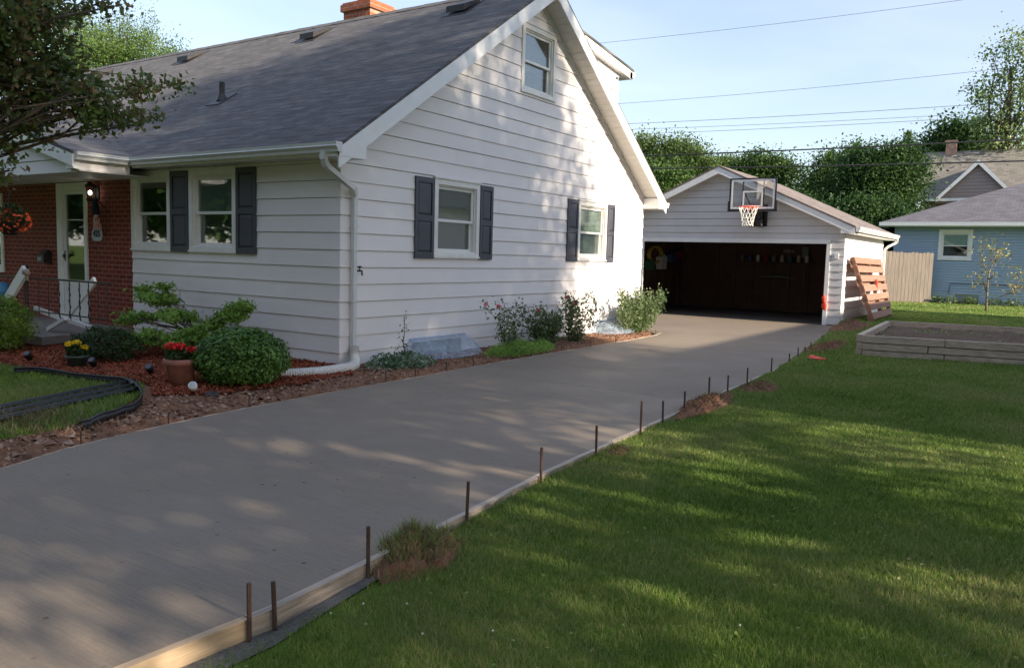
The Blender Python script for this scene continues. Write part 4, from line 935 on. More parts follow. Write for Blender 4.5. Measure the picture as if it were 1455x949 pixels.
q.blob((GX - .2, yc - .12, z0 - .3), (.08, .09, .12), 3, .3); q.beam((HX_ + .1, yc - .05, z0 + .02), (GX - .2, yc - .12, z0 - .22), .045, .045)
q.box(GX - .03, GX - .018, yc - .25, yc + .25, z0 - .4, z0 + .2)
build(q, 'bracket', 'black', hoop)
# ------------------------------------------------------------------ pallet
pa = thing('wooden_pallet', (24.4, 4.2, .14), 'brown wooden pallet leaning against the sunlit garage side wall', 'pallet')
PA, PB = Vector((22.80, 3.90, float(lawn_h(22.8, 3.9)))), Vector((26.1, 3.98, float(lawn_h(26, 3.9)))); PT0, PT1 = Vector((22.78, 4.52, 1.82)), Vector((26.7, 4.52, 1.80))
def pp_(s, t, n_=0):
    a = PA.lerp(PB, s); b = PT0.lerp(PT1, s); nrm = Vector((0, -1, .36)).normalized(); return a.lerp(b, t) + nrm * n_
for s in (.012, .52, .985):
    q = MB(); q.beam(pp_(s, 0), pp_(s, .985), .09, .10, (0, -1, .36)); build(q, 'stringer', 'palletz', pa)
for k in range(7):
    t = .985 - k * .142; q = MB(); off = rnd.uniform(-.008, .008); j = rnd.uniform(-.004, .004)
    q.prism([pp_(-.012, t - .10 + off, .051), pp_(1.0, t - .10 + off + j, .051), pp_(1.0, t + off + j, .051), pp_(-.012, t + off, .051)], Vector((0, -1, .36)).normalized() * .025); build(q, 'slat', 'pallet', pa)
for k in range(0, 7, 2):
    t = .945 - k * .142; q = MB(); q.prism([pp_(-.012, t - .115, -.078), pp_(1.0, t - .115, -.078), pp_(1.0, t, -.078), pp_(-.012, t, -.078)], Vector((0, -1, .36)).normalized() * .025); build(q, 'slat', 'pallet', pa)
c = pp_(.50, .56, .10); q = MB(); q.blob(c, (.09, .03, .13), 8, .4); q.blob(c + Vector((.12, 0, -.16)), (.07, .03, .12), 9, .4); tag(build(q, 'warning_ribbon', 'redplastic'), 'bright red orange ribbon tied to the middle of the leaning pallet', 'ribbon')
c = on_z(1161, 511, .03); q = MB(); q.blob((c[0], c[1], c[2] + .02), (.09, .12, .025), 5, .4); q.blob((c[0] + .1, c[1] + .08, c[2] + .03), (.06, .06, .03), 6, .4); tag(build(q, 'warning_ribbon', 'redplastic'), 'scrap of orange ribbon lying on the lawn near the form boards', 'ribbon')
# ------------------------------------------------------------------ raised bed
rb = thing('raised_bed', (17, 0, 0), 'weathered timber raised garden bed filled with soil on the right lawn', 'raised bed')
A_, B_, C_, D_ = (15.1, 2.72), (19.5, 2.95), (20.5, -2.2), (16.1, -2.2)
z0b = .0
def side(a, b, breaks, mat, th=.10):
    a, b = Vector((*a, 0)), Vector((*b, 0)); d = (b - a).normalized(); nrm = Vector((d.y, -d.x, 0))
    for k, (zl, zh) in enumerate(((.02, .128), (.142, .25), (.264, .385))):
        pts = [0] + [x + (.0 if k != 1 else .25) for x in breaks] + [(b - a).length]
        for s0, s1 in zip(pts, pts[1:]):
            q = MB(); o = rnd.uniform(-.006, .006); p0, p1 = a + d * (s0 + .009), a + d * (s1 - .009); e = nrm * th
            q.prism([p0 + nrm * o + Vector((0, 0, zl)), p1 + nrm * o + Vector((0, 0, zl)), p1 + nrm * o + Vector((0, 0, zh + rnd.uniform(-.004, 0))), p0 + nrm * o + Vector((0, 0, zh))], -e); build(q, 'timber', mat, rb)
side(D_, A_, [2.1, 3.75], 'bedwood'); side((B_[0], B_[1]), (C_[0], C_[1]), [2.2], 'bedwood')
side((A_[0] + .0, A_[1]), (B_[0], B_[1]), [2.3], 'bedwoodx'); side(C_, D_, [2], 'bedwoodx')
n_ = 60; gx = np.linspace(0, 1, n_); U, Vv = np.meshgrid(gx, gx, indexing='ij')
A3 = [np.array(p) for p in (A_, B_, C_, D_)]; PXY = (1 - U)[..., None] * ((1 - Vv)[..., None] * A3[0] + Vv[..., None] * A3[3]) + U[..., None] * ((1 - Vv)[..., None] * A3[1] + Vv[..., None] * A3[2])
Z = .27 + .03 * hnoise(PXY[..., 0], PXY[..., 1], 3.1, 1) + .02 * hnoise(PXY[..., 0], PXY[..., 1], 9, 2); V = np.dstack([PXY, Z]).reshape(-1, 3); ii = np.arange(n_ - 1)[:, None] * n_ + np.arange(n_ - 1)[None, :]
npmesh('soil_fill', V, np.stack([ii, ii + n_, ii + n_ + 1, ii + 1], -1).reshape(-1, 4), 'bedsoil', rb, smooth=True)
P = V[rng.integers(0, len(V), 700)] + rng.normal(size=(700, 3)) * [.06, .06, .01] + [0, 0, .02]; P = P[(np.sin(P[:, 0] * 2.3) * np.cos(P[:, 1] * 1.9) > .1)]; LV, LF = leaves(P, .06); npmesh('weeds', LV, LF, M['lf_azalea'], rb)['kind'] = 'stuff'

# ------------------------------------------------------------------ form boards and stakes
def board(pts, mat, label, zt_=.004, ht=.092, th=.038, side_=-1, group='form boards along the driveway'):
    """2x4 on edge following plan points; side_=-1 is the lawn side"""
    q = MB(); L1 = []; L2 = []
    for i, p in enumerate(pts):
        a = Vector(pts[max(i - 1, 0)]); b = Vector(pts[min(i + 1, len(pts) - 1)]); d = (b - a).normalized(); nrm = Vector((-d.y, d.x)) * side_
        L1.append(Vector(p) + nrm * .003); L2.append(Vector(p) + nrm * (.003 + th))
    vs = []
    for a, b in zip(L1, L2): vs += [(a.x, a.y, zt_), (b.x, b.y, zt_ - .002), (b.x, b.y, zt_ - ht), (a.x, a.y, zt_ - ht)]
    n = len(pts); fs = [(3, 2, 1, 0), (4 * n - 4, 4 * n - 3, 4 * n - 2, 4 * n - 1)]
    for i in range(n - 1):
        for k in range(4): fs.append((4 * i + k, 4 * i + (k + 1) % 4, 4 * i + 4 + (k + 1) % 4, 4 * i + 4 + k))
    q.add(vs, fs); return tag(build(q, 'form_board', mat), label, 'form board', group)
def rpts(x0, x1, off=0): a = sorted({x0, x1} | {x for x in RX if x0 < x < x1}); return [(x, float(np.interp(x, RX, RY)) - off) for x in a]
board(rpts(-3, 2.17), 'form_new', 'nearest form board, clean yellow lumber at the bottom edge of the picture')
board(rpts(2.18, 3.3), 'form_old', 'stained grey form board behind the two nearest stakes')
board(rpts(3.305, 6.9), 'form_old', 'weathered form board running past the first grassy clod on the lawn side')
board(rpts(6.905, 10.6), 'form_old', 'weathered form board beside the long dirt pile on the lawn side')
board(rpts(10.605, 15.9), 'form_old', 'weathered form board left of the raised bed on the lawn side')
board(rpts(15.905, 22.3), 'form_old', 'farthest form board on the lawn side, ending at the garage corner')
def lpts(x0, x1): a = sorted({x0, x1} | {x for x in LX if x0 < x < x1}); return [(x, float(np.interp(x, LX, LY))) for x in a]
for (a_, b_), lb in zip(((-3, 3.9), (3.905, 7.4), (7.405, 11.2)), ('thin form strip along the bare soil at the left edge of the driveway', 'thin form strip beside the mulch bed and boxwood', 'thin form strip beside the near window well')):
    board(lpts(a_, b_), 'form_old', lb, th=.014, side_=1, zt_=.006)
board(lpts(11.205, 16.0) + [(16.55, 7.1), (16.83, 7.5)], 'form_old', 'thin form strip below the roses, curving at the house corner', th=.016, side_=1, zt_=.008)
SR = [(357, 829, 878), (392, 825, 868), (523, 748, 785), (663, 684, 729), (768, 635, 672), (848, 604, 644), (909.5, 569, 601), (941.6, 569, 588), (972.4, 555.5, 573.4), (1006.8, 535.5, 560.2), (1033.5, 532.7, 550), (1061.5, 522.5, 539.6), (1095.6, 508.5, 521.7), (1121.2, 502, 508.5), (1134, 493.7, 503.8), (1142.9, 492.8, 501), (1151.7, 486, 497), (1168, 476, 484.6)]
ORD = ['nearest', 'second', 'third', 'fourth', 'fifth', 'sixth', 'seventh', 'eighth', 'ninth', 'tenth', 'eleventh', 'twelfth', 'thirteenth', 'fourteenth', 'fifteenth', 'sixteenth', 'seventeenth', 'farthest']
for k, (px, yt, yb) in enumerate(SR):
    p = on_z(px, yb, 0.0); X = p[0]; Y = float(np.interp(X, RX, RY)) - .062
    # slide along the form until it projects to the right column
    best = min(np.linspace(X - 2, X + 2, 161), key=lambda xx: abs((lambda q_: q_[0] / q_[2] * F + W / 2)(RC @ (np.array([xx, float(np.interp(xx, RX, RY)) - .062, 0]) - CAM)) - px)); X = float(best); Y = float(np.interp(X, RX, RY)) - .062
    zt2 = float(on_x(px, yt, X)[2]); zt2 = max(.08, min(zt2, .33)); q = MB(); r_ = .0105; tl = rnd.uniform(-.012, .012)
    q.tube([(X, Y, -.12), (X + tl, Y + rnd.uniform(-.006, .006), zt2)], r_, 7)
    s_ = build(q, 'steel_stake', 'rust', origin=(X, Y, -.05)); tag(s_, f'rusty steel stake on the lawn side of the driveway, {ORD[k]} from the camera', 'stake', 'steel stakes on the lawn side')
SLf = [(116, 620, 645), (239, 592, 613), (354, 568, 582), (548, 527, 545), (590.6, 525, 538), (634.6, 518, 532), (672.6, 505, 524), (755, 497, 511), (798, 492, 502), (839, 483, 495), (874.6, 477, 489), (903, 475, 485), (931.5, 468, 476)]
OL = ['first', 'second', 'third', 'fourth', 'fifth', 'sixth', 'seventh', 'eighth', 'ninth', 'tenth', 'eleventh', 'twelfth', 'last']
for k, (px, yt, yb) in enumerate(SLf):
    best = min(np.linspace(2, 16.5, 1200), key=lambda xx: abs((lambda q_: q_[0] / q_[2] * F + W / 2)(RC @ (np.array([xx, float(np.interp(xx, LX, LY)) + .03, 0]) - CAM)) - px)); X = float(best); Y = float(np.interp(X, LX, LY)) + .03
    zt2 = max(.1, min(float(on_x(px, yt, X)[2]), .25)); q = MB(); q.tube([(X, Y, -.1), (X, Y, zt2)], .007, 5)
    tag(build(q, 'thin_stake', 'rust', origin=(X, Y, -.05)), f'thin dark stake on the house side of the driveway, {OL[k]} from the camera', 'stake', 'thin stakes on the house side')

# ------------------------------------------------------------------ bed plants and things
zb = lambda x, y: float(bed_h(x, y))
c = on_z(345, 556, .0); shrub('boxwood_shrub', (c[0] + .25, c[1] + .35, .32), (.55, .53, .35), M['lf_box'], 'dense rounded boxwood shrub beside the drain pipe in the mulch bed', 'shrub', 13000, .042, .66, 10, lump=.045, up=.9)
shrub('light_green_shrub', (5.45, 12.55, .40), (.5, .62, .43), M['lf_yel'], 'yellow green shrub at the left edge in front of the porch', 'shrub', 11000, .04, .5, 8, lump=.14)
c = on_z(142, 516, .05); shrub('dark_low_shrub', (c[0] + .25, c[1] + .3, .24), (.45, .52, .24), M['lf_dark'], 'low dark green shrub behind the yellow flower pot', 'shrub', 5000, .035, .5, 6, lump=.12)
ab = on_z(268, 520, .0)
def at(px, py, X): p = on_x(px, py, X); return tuple(p)
azl = [(*at(225, 425, 7.0), .30, .34, .07), (*at(198, 452, 6.8), .25, .34, .06), (*at(250, 448, 6.9), .3, .3, .07), (*at(215, 480, 6.6), .3, .36, .09), (*at(262, 482, 6.7), .26, .3, .10), (*at(180, 455, 6.9), .14, .16, .05), (*at(322, 450, 7.1), .24, .30, .09), (*at(340, 440, 7.2), .14, .2, .06), (*at(350, 432, 7.25), .12, .16, .05), (*at(290, 466, 6.9), .2, .24, .07), (*at(240, 408, 7.1), .16, .18, .05), (*at(305, 485, 6.9), .16, .24, .08), (*at(205, 412, 7.05), .12, .14, .05)]
tree('azalea_shrub', (6.9, 9.35, .0), azl, M['lf_azalea'], 'loose light green shrub with spreading branches below the front windows', 'shrub', 230, 32, .05, .07, .035, at(262, 465, 6.95), shell=.0, aspect=.45, limbs=60, flat=.6, droop=0)
# flower pots
def pot(name, c, r, h, mat, label, petal, pn, pr, rim=True):
    t = thing(name, tuple(c), label, 'flower pot'); q = MB(); q.lathe([(0, .002), (r * .68, .002), (r * .92, h * .8), (r * 1.0, h * .8), (r * 1.06, h * .82), (r * 1.06, h * .97), (r * 1.02, h), (r * .93, h), (r * .9, h * .88)], c, 28); build(q, 'pot', mat, t, True)
    q = MB(); q.lathe([(r * .91, h * .9), (0, h * .92)], c, 20); build(q, 'soil', 'soilpot', t)
    P = in_ellipsoid(420, np.array(c) + [0, 0, h + .05], (r * .95, r * .95, .1), .2); LV, LF = leaves(P, .05, aspect=.8); npmesh('leaves', LV, LF, M['lf_dark'], t)
    ctr = np.array(c) + [0, 0, h + .12]; cl = []
    for k in range(pn): a = k * 2.4 + .5; cl.append(ctr + [math.cos(a) * r * .65 * (k > 0), math.sin(a) * r * .75 * (k > 0), rnd.uniform(-.02, .04)])
    for p in cl:
        Q = in_ellipsoid(70, p, (pr, pr, pr * .6), .5); LV, LF = leaves(Q, .028, Q - p, .9); npmesh('blossom', LV, LF, petal, t)
c = on_z(257, 551, .0); pot('terracotta_pot', (c[0], c[1], zb(c[0], c[1])), .175, .31, 'terracotta', 'terracotta pot with red flowers in the red mulch', M['petal_red'], 5, .06)
c = on_z(110, 526, .0); pot('plastic_flower_pot', (c[0], c[1], zb(c[0], c[1])), .135, .17, 'greenplastic', 'grey green plastic pot with yellow flowers', M['petal_yellow'], 3, .05)
def path_light(px, py, label, tilt=(0, 0), white=False):
    c = on_z(px, py, .0); t = thing('garden_spotlight', (c[0], c[1], zb(c[0], c[1])), label, 'garden light', 'small spotlights in the mulch')
    d = Vector((-.6 + tilt[0], -.3 + tilt[1], .75)).normalized(); q = MB(); b = Vector((c[0], c[1], zb(c[0], c[1]) + .05))
    q.tube([b, b + d * .03, b + d * .031, b + d * .11, b + d * .115], [.026, .03, .042, .046, .04], 14); build(q, 'housing', 'trimgrey' if white else 'black', t, True)
    q = MB(); q.tube([b - Vector((0, 0, .08)), b + Vector((0, 0, .02))], .012, 6); q.beam(b + Vector((-.03, 0, -.02)), b + Vector((.03, 0, -.02)), .03, .02); build(q, 'spike', 'black', t)
    q = MB(); q.tube([b + d * .1145, b + d * .117], [.036, .035], 12); build(q, 'lens', 'glass', t)
path_light(216, 538, 'small black spotlight left of the terracotta pot'); path_light(135, 527, 'small black spotlight right of the green plastic pot'); path_light(44, 518, 'small black spotlight beside the yellow green shrub')
path_light(276, 562, 'small white spotlight tipped over right of the terracotta pot', (-.2, -.5), True)
q = MB(); c = on_z(300, 563, .0); q.blob((c[0], c[1], zb(c[0], c[1]) + .02), (.09, .07, .03), 7, .3); tag(build(q, 'dark_stone', 'darkmetal'), 'flat dark stone in the soil beside the white spotlight', 'stone')
q = MB(); c = on_z(168, 535, .0); q.blob((c[0], c[1], zb(c[0], c[1]) + .01), (.16, .2, .02), 8, .2); tag(build(q, 'flat_stone', 'concrete_old'), 'flat paving stone half buried in the mulch behind the edging', 'stone')
q = MB(); q.tube([(5.15, 10.2, .03), (5.3, 9.9, .04), (5.38, 9.55, .04), (5.42, 10.0, .05)], .009, 6); M['greenhose'] = pmat('green_hose', (.02, .14, .08), .4); tag(build(q, 'green_hose', 'greenhose', smooth=True), 'short length of green hose beside the plastic flower pot', 'hose')
# edging: standing loop and loose strips
def ribbon(pts, h, th, z_off=0.0, lean=0.0):
    q = MB(); sm = []
    for i in range(len(pts) - 1):
        p0, p1, p2, p3 = [Vector((*pts[max(0, min(len(pts) - 1, j))], 0)) for j in (i - 1, i, i + 1, i + 2)]
        for t in np.linspace(0, 1, 8, endpoint=False): sm.append(.5 * ((2 * p1) + (p2 - p0) * t + (2 * p0 - 5 * p1 + 4 * p2 - p3) * t * t + (3 * p1 - p0 - 3 * p2 + p3) * t ** 3))
    sm.append(Vector((*pts[-1], 0))); n = len(sm); vs = []
    for i, p in enumerate(sm):
        d = (sm[min(i + 1, n - 1)] - sm[max(i - 1, 0)]).normalized(); nr = Vector((-d.y, d.x, 0)); z = float(np.interp(0, [0], [zb(p.x, p.y)])) + z_off
        vs += [tuple(p + nr * th / 2 + Vector((0, 0, z - .01))), tuple(p + nr * (th / 2 + lean) + Vector((0, 0, z + h))), tuple(p - nr * (th / 2 - lean) + Vector((0, 0, z + h))), tuple(p - nr * th / 2 + Vector((0, 0, z - .01)))]
    fs = [(0, 1, 2, 3), (4 * n - 1, 4 * n - 2, 4 * n - 3, 4 * n - 4)]
    for i in range(n - 1):
        for k in range(4): fs.append((4 * i + k, 4 * i + 4 + k, 4 * i + 4 + (k + 1) % 4, 4 * i + (k + 1) % 4))
    q.add(vs, fs); top = [Vector((*((Vector(vs[4 * i + 1]) + Vector(vs[4 * i + 2])) / 2),)) for i in range(n)]; q.tube(top, .012, 6); return q
loop = [tuple(on_z(x, y, .03)[:2]) for x, y in ((20, 533), (62, 533), (110, 541), (150, 545), (182, 549), (200, 562), (198, 577), (170, 588), (116, 606))]
tag(build(ribbon(loop, .085, .008), 'lawn_edging', 'edging', smooth=True), 'black plastic lawn edging curving in a loop round the front lawn corner', 'edging')
for (p0, p1), lb in (((on_z(192, 547, .03), on_z(-20, 590, .03)), 'loose black edging strip lying across the front lawn, farthest of three'), ((on_z(196, 552, .03), on_z(-20, 598, .03)), 'loose black edging strip lying across the front lawn, middle of three'), ((on_z(196, 558, .03), on_z(-20, 607, .03)), 'loose black edging strip lying across the front lawn, nearest of three')):
    mid = (p0 + p1) / 2 + np.array([.03, .05, 0]); tag(build(ribbon([tuple(p0[:2]), tuple(mid[:2]), tuple(p1[:2])], .035, .022, .03), 'edging_strip', 'edging', smooth=True), lb, 'edging', 'loose edging strips on the front lawn')
# roses and companions along the wall
def rose(px0, px1, ytop, label, n=16, petals=0, dens=22, base_y=7.45, pm=None, leafm='lf_rose', spread=.05, fill=0):
    xa = float(on_y(px0, 470, base_y)[0]); xb = float(on_y(px1, 470, base_y)[0]); xc = (xa + xb) / 2; zt2 = float(on_y((px0 + px1) / 2, ytop, base_y)[2])
    t = thing('rose_bush', (xc, base_y, zb(xc, base_y)), label, 'rose bush', 'rose bushes along the wall'); s = MB(); P = []; tips = []
    for k in range(n):
        a = (xc + rnd.uniform(-.12, .12), base_y + rnd.uniform(-.08, .08), zb(xc, base_y) - .01); u = k / max(1, n - 1); hgt = zt2 * rnd.uniform(.45, 1.0) if k % 5 else zt2
        b = (xa + (xb - xa) * u, base_y + rnd.uniform(-.25, .22), max(.1, hgt)); pts = limb(s, a, b, .008, .003, .08, 4, 6); tips.append(b)
        for p in pts[1:]: P.append(np.array(p) + rng.normal(size=(int(dens * 1.9), 3)) * [spread, spread, spread * 1.3])
    if fill: P.append(in_ellipsoid(fill, (xc, base_y, zt2 * .42), ((xb - xa) * .46, .26, zt2 * .46), .1))
    build(s, 'stems', 'lf_stem' if 'lf_stem' in M else 'bark', t, True); P = np.concatenate(P); P[:, 2] = np.maximum(P[:, 2], .04); LV, LF = leaves(P, .052 * (.6 + .8 * rng.random(len(P))), aspect=.65); npmesh('foliage', LV, LF, M[leafm], t)
    for k in range(petals):
        p = np.array(tips[(k * 3) % len(tips)]) + [0, 0, .02]; Q = in_ellipsoid(30, p, (.032, .032, .028), .4); LV, LF = leaves(Q, .032, Q - p, .9); npmesh('bloom', LV, LF, pm or M['petal_pink'], t)
M['lf_stem'] = pmat('green_stem', (.06, .07, .03), .7, .3, 10)
rose(690, 755, 432, 'sparse rose bush with thin stems and one pink bloom beside the near window well', 9, 2, 8, pm=M['petal_pink'])
rose(752, 800, 440, 'leafy dark green rose bush second from the left', 15, 1, 15, fill=260)
rose(792, 842, 422, 'tall rose bush with pink blooms against the sunlit siding', 13, 4, 12, fill=160)
rose(872, 932, 416, 'big full rose bush at the far corner of the house', 22, 3, 26, 7.5, M['petal_white'], fill=1300)
# ground covers
def cover(name, px0, px1, y, rx_, label, mat, n, leaf, hz):
    a = on_y(px0, 500, y); b = on_y(px1, 500, y); xc = (a[0] + b[0]) / 2; t = thing(name, (xc, y, 0), label, 'ground cover plant')
    P = in_ellipsoid(n, (xc, y, .03), ((b[0] - a[0]) / 2, rx_, hz), 0); k_ = 1 + .25 * np.sin(P[:, 0] * 9) * np.cos(P[:, 1] * 11); P[:, 2] = np.abs(P[:, 2]) * k_ + .01; P = P[P[:, 1] < WY - .03]; P = P[P[:, 1] > bed_edge(P[:, 0]) + .04]
    LV, LF = leaves(P, leaf * (.6 + .8 * rng.random(len(P)))); npmesh('foliage', LV, LF, mat, t); s = MB()
    for k in range(14): p = P[rng.integers(len(P))]; limb(s, (xc + rnd.uniform(-.3, .3), y, .0), tuple(p), .004, .002)
    build(s, 'stems', 'lf_stem', t)
cover('variegated_plant', 522, 612, 7.5, .36, 'low variegated plant with white edged leaves by the near window well', M['lf_ground'], 2600, .05, .16)
cover('thyme_mat', 690, 785, 7.22, .3, 'bushy green ground cover below the roses', M['lf_azalea'], 9000, .026, .17)
t = thing('budding_stem', tuple(on_z(573, 512, 0)), 'single tall thin stem with small dark leaves left of the near window well', 'plant')
c0 = on_z(573, 516, 0); c0[1] = 7.55; c0 = on_y(574, 505, 7.5); zt3 = float(on_y(573, 450, 7.5)[2]); s = MB(); pts = limb(s, (c0[0], 7.5, 0), (c0[0], 7.5, zt3), .009, .004, .02, 5, 8); build(s, 'stem', 'bark', t)
P = np.concatenate([np.array(p) + rng.normal(size=(7, 3)) * [.035, .035, .03] for p in pts] + [np.array([c0[0], 7.5, .15]) + rng.normal(size=(120, 3)) * [.08, .08, .09]]); LV, LF = leaves(P, .04); npmesh('leaves', LV, LF, M['lf_dark'], t)

# mulch chips, clods, gravel
def scatter(n, x0, x1, y0, y1, test):
    out = []; q = rng.random((n, 2)) * [x1 - x0, y1 - y0] + [x0, y0]
    return np.array([p for p in q if test(p[0], p[1])])
def chips(name, Pxy, size, mat, label, cat, hf=bed_h, asp=.3, z=.022, thick=.3):
    n = len(Pxy); Pp = np.column_stack([Pxy, hf(Pxy[:, 0], Pxy[:, 1]) + z + rng.random(n) * .012])
    N = rng.normal(size=(n, 3)) * .5; N[:, 2] = 1; N /= np.linalg.norm(N, axis=1)[:, None]; A = rand_dirs(n); A -= N * (A * N).sum(1)[:, None]; A /= np.linalg.norm(A, axis=1)[:, None]; B = np.cross(N, A)
    s = (size * (.5 + rng.random(n)))[:, None]; c = [Pp + A * s * i * .5 + B * s * asp * j * .5 for i, j in ((-1, -1), (1, -.6), (1, 1), (-1, .7))]; ap = Pp + N * s * thick * .5
    V = np.stack(c + [ap], 1).reshape(-1, 3); k = np.arange(n)[:, None] * 5; Fq = np.concatenate([k + [0, 1, 4], k + [1, 2, 4], k + [2, 3, 4], k + [3, 0, 4]]); return tag(npmesh(name, V, Fq, mat), label, cat, kind='stuff')
Pm = scatter(30000, 4.5, 7.75, 7.2, 12.5, in_mulch); chips('mulch_chips', Pm, .045, M['chips'], 'red wood mulch chips covering the front bed', 'mulch')
Ps = scatter(16000, 2.4, 17.2, 6.0, 8.0, lambda x, y: bed_edge(x) + .05 < y < min(bed_edge(x) + 1.1, 7.92) and not in_lawn(x, y)); chips('soil_crumbs', Ps, .028, M['clods'], 'crumbs of brown soil along the driveway edge', 'soil', asp=.8, z=.0, thick=.9)
Ps = scatter(500, 2.0, 6, 6.0, 7.6, lambda x, y: bed_edge(x) + .05 < y < bed_edge(x) + .6 and not in_lawn(x, y)); chips('soil_lumps', Ps, .06, M['clods'], 'larger lumps of soil along the torn lawn edge', 'soil', asp=.8, z=.0, thick=.9)

# dirt piles and clods on the lawn side
def mound(name, c, r, h, mat, label, cat, grass=0, seed=1, straw=0):
    n = 36; t = thing(name, (c[0], c[1], float(lawn_h(c[0], c[1]))), label, cat, 'dirt piles along the lawn edge'); g_ = np.linspace(-1, 1, n); U, Vv = np.meshgrid(g_, g_, indexing='ij'); rr = np.sqrt(U ** 2 + Vv ** 2)
    X = c[0] + U * r[0]; Y = c[1] + Vv * r[1]; prof = np.clip(1 - rr * (1 + .25 * hnoise(U + seed, Vv, 3, seed)), 0, 1) ** .7
    Z = lawn_h(X, Y) - .02 + prof * h * (1 + .35 * hnoise(X, Y, 14, seed) + .25 * hnoise(X, Y, 35, seed + 3)); V = np.stack([X, Y, Z], -1).reshape(-1, 3); ii = np.arange(n - 1)[:, None] * n + np.arange(n - 1)[None, :]
    Fq = np.stack([ii, ii + n, ii + n + 1, ii + 1], -1).reshape(-1, 4); keep = (prof.reshape(-1)[Fq] > .0).all(1); npmesh('heap', V, Fq[keep], mat, t)
    def hh(x, y): i = np.clip(((x - c[0]) / r[0] + 1) / 2 * (n - 1), 0, n - 1).astype(int); j = np.clip(((y - c[1]) / r[1] + 1) / 2 * (n - 1), 0, n - 1).astype(int); return Z[i, j]
    m_ = int(900 * r[0] * r[1] / .1); d = rng.normal(size=(m_, 2)) * .42; d = d[(d ** 2).sum(1) < 1]; Pxy = np.array(c[:2]) + d * np.array(r[:2]); n2 = len(Pxy)
    Pp = np.column_stack([Pxy, hh(Pxy[:, 0], Pxy[:, 1]) + .004]); LV, LF = leaves(Pp, .02 * (.5 + rng.random(n2)), aspect=.8); npmesh('crumbs', LV, LF, M['clods'], t)['kind'] = 'stuff'
    for cnt, mt, nm, hg in ((grass, M['grass'], 'grass_tufts', .065), (straw, M['straw'], 'dry_roots', .045)):
        if cnt:
            d = rng.normal(size=(cnt, 2)) * .45; d = d[(d ** 2).sum(1) < 1.1]; Pxy = np.array(c[:2]) + d * np.array(r[:2]); B_v, B_f = blades(Pxy[:, 0], Pxy[:, 1], hh(Pxy[:, 0], Pxy[:, 1]) - .005, hg * (.5 + rng.random(len(Pxy))), .0035, 1.0); npmesh(nm, B_v, B_f, mt, t)['kind'] = 'stuff'
def blades(x, y, z, h, wd, lean=.5):
    n = len(x); a = rng.random(n) * 2 * np.pi; la = rng.random(n) * 2 * np.pi; ln = h * lean * (.2 + rng.random(n)); wd = np.ones(n) * wd
    B = np.stack([x, y, z], 1); s = np.stack([np.cos(a), np.sin(a), np.zeros(n)], 1) * wd[:, None] / 2; l = np.stack([np.cos(la) * ln, np.sin(la) * ln, np.zeros(n)], 1); up = np.zeros((n, 3)); up[:, 2] = h
    v = [B - s, B + s, B + l * .35 + up * .6 + s * .8, B + l * .35 + up * .6 - s * .8, B + l + up * .97 + s * .1, B + l + up * .97 - s * .1]
    V = np.stack(v, 1).reshape(-1, 3); k = np.arange(n)[:, None] * 6; return V, np.concatenate([k + [0, 1, 2, 3], k + [3, 2, 4, 5]])
edge = lambda x: float(np.interp(x, RX, RY))
mound('grassy_clod', (3.27, edge(3.27) - .09), (.34, .25), .15, 'soil', 'grassy clod of torn turf on the form board near the third stake', 'turf clod', 900, 1, 1500)
mound('small_clod', (6.0, edge(6.0) - .2), (.22, .12), .07, 'soil', 'small soil clod between the fifth and sixth stakes', 'turf clod', 80, 2, 250)
mound('dirt_pile', (8.55, edge(8.5) - .13), (.95, .2), .15, 'soil', 'long low pile of brown dirt beside the ninth stake', 'dirt pile', 60, 3, 500)
mound('dirt_clod', (10.2, edge(10.2) - .3), (.42, .26), .11, 'soil', 'dark round dirt clod right of the form board', 'dirt pile', 100, 4, 500)
mound('dirt_patch', (15.9, edge(15.9) - .32), (1.5, .30), .09, 'soil', 'scattered brown dirt beside the form board left of the raised bed', 'dirt pile', 60, 5, 300)
mound('dirt_heap', (20.5, edge(20.5) - .35), (1.5, .36), .19, 'soil', 'heap of dirt at the garage corner in front of the pallet', 'dirt pile', 80, 6, 400)
gv = MB(); pts = [(x, float(np.interp(x, RX, RY)) - .045 - wd) for x, wd in ((-3, 0), (3.6, 0), (5.2, 0))]; o2 = [(3.4, edge(3.4) - .07), (3.0, edge(3.0) - .10), (2.6, edge(2.6) - .12), (2.2, edge(2.2) - .17), (1.6, edge(1.6) - .2), (-3, 2.5)]
pl_ = [(x, edge(x) - .04) for x in (-3, 0, 1.6, 2.3, 3.0, 3.4)]; gv.add([(x, y, float(lawn_h(x, y)) + .008) for x, y in pl_ + o2], [tuple(range(len(pl_ + o2)))]); tag(build(gv, 'gravel_strip', 'gravel', origin=(0, 0, 0)), kind='structure')

# ------------------------------------------------------------------ lawn blades
def in_frame(x, y, mx=.14):
    p = np.stack([x, y, np.zeros(len(x))], 1) - CAM; q_ = p @ RC.T; u = q_[:, 0] / q_[:, 2] * F / W; v = q_[:, 1] / q_[:, 2] * F / H; return (q_[:, 2] > .3) & (np.abs(u) < .5 + mx) & (v < .5 + mx * 1.5)
def lawn_pts(C, cap, dmin, dmax, a0, a1, n):
    # density ~ min(cap, C/d^2)
    d0 = math.sqrt(C / cap); w1 = .5 * cap * max(0, d0 ** 2 - dmin ** 2); w2 = C * math.log(dmax / d0); tot = (w1 + w2) * (a1 - a0); n1 = int(w1 * (a1 - a0)); n2 = int(w2 * (a1 - a0))
    d = np.concatenate([np.sqrt(rng.random(n1) * (d0 ** 2 - dmin ** 2) + dmin ** 2), d0 * (dmax / d0) ** rng.random(n2)]); a = rng.random(len(d)) * (a1 - a0) + a0; return d * np.cos(a), d * np.sin(a), d
x, y, d = lawn_pts(560000, 13000, 2.0, 40, R_(-9), R_(58), 0)
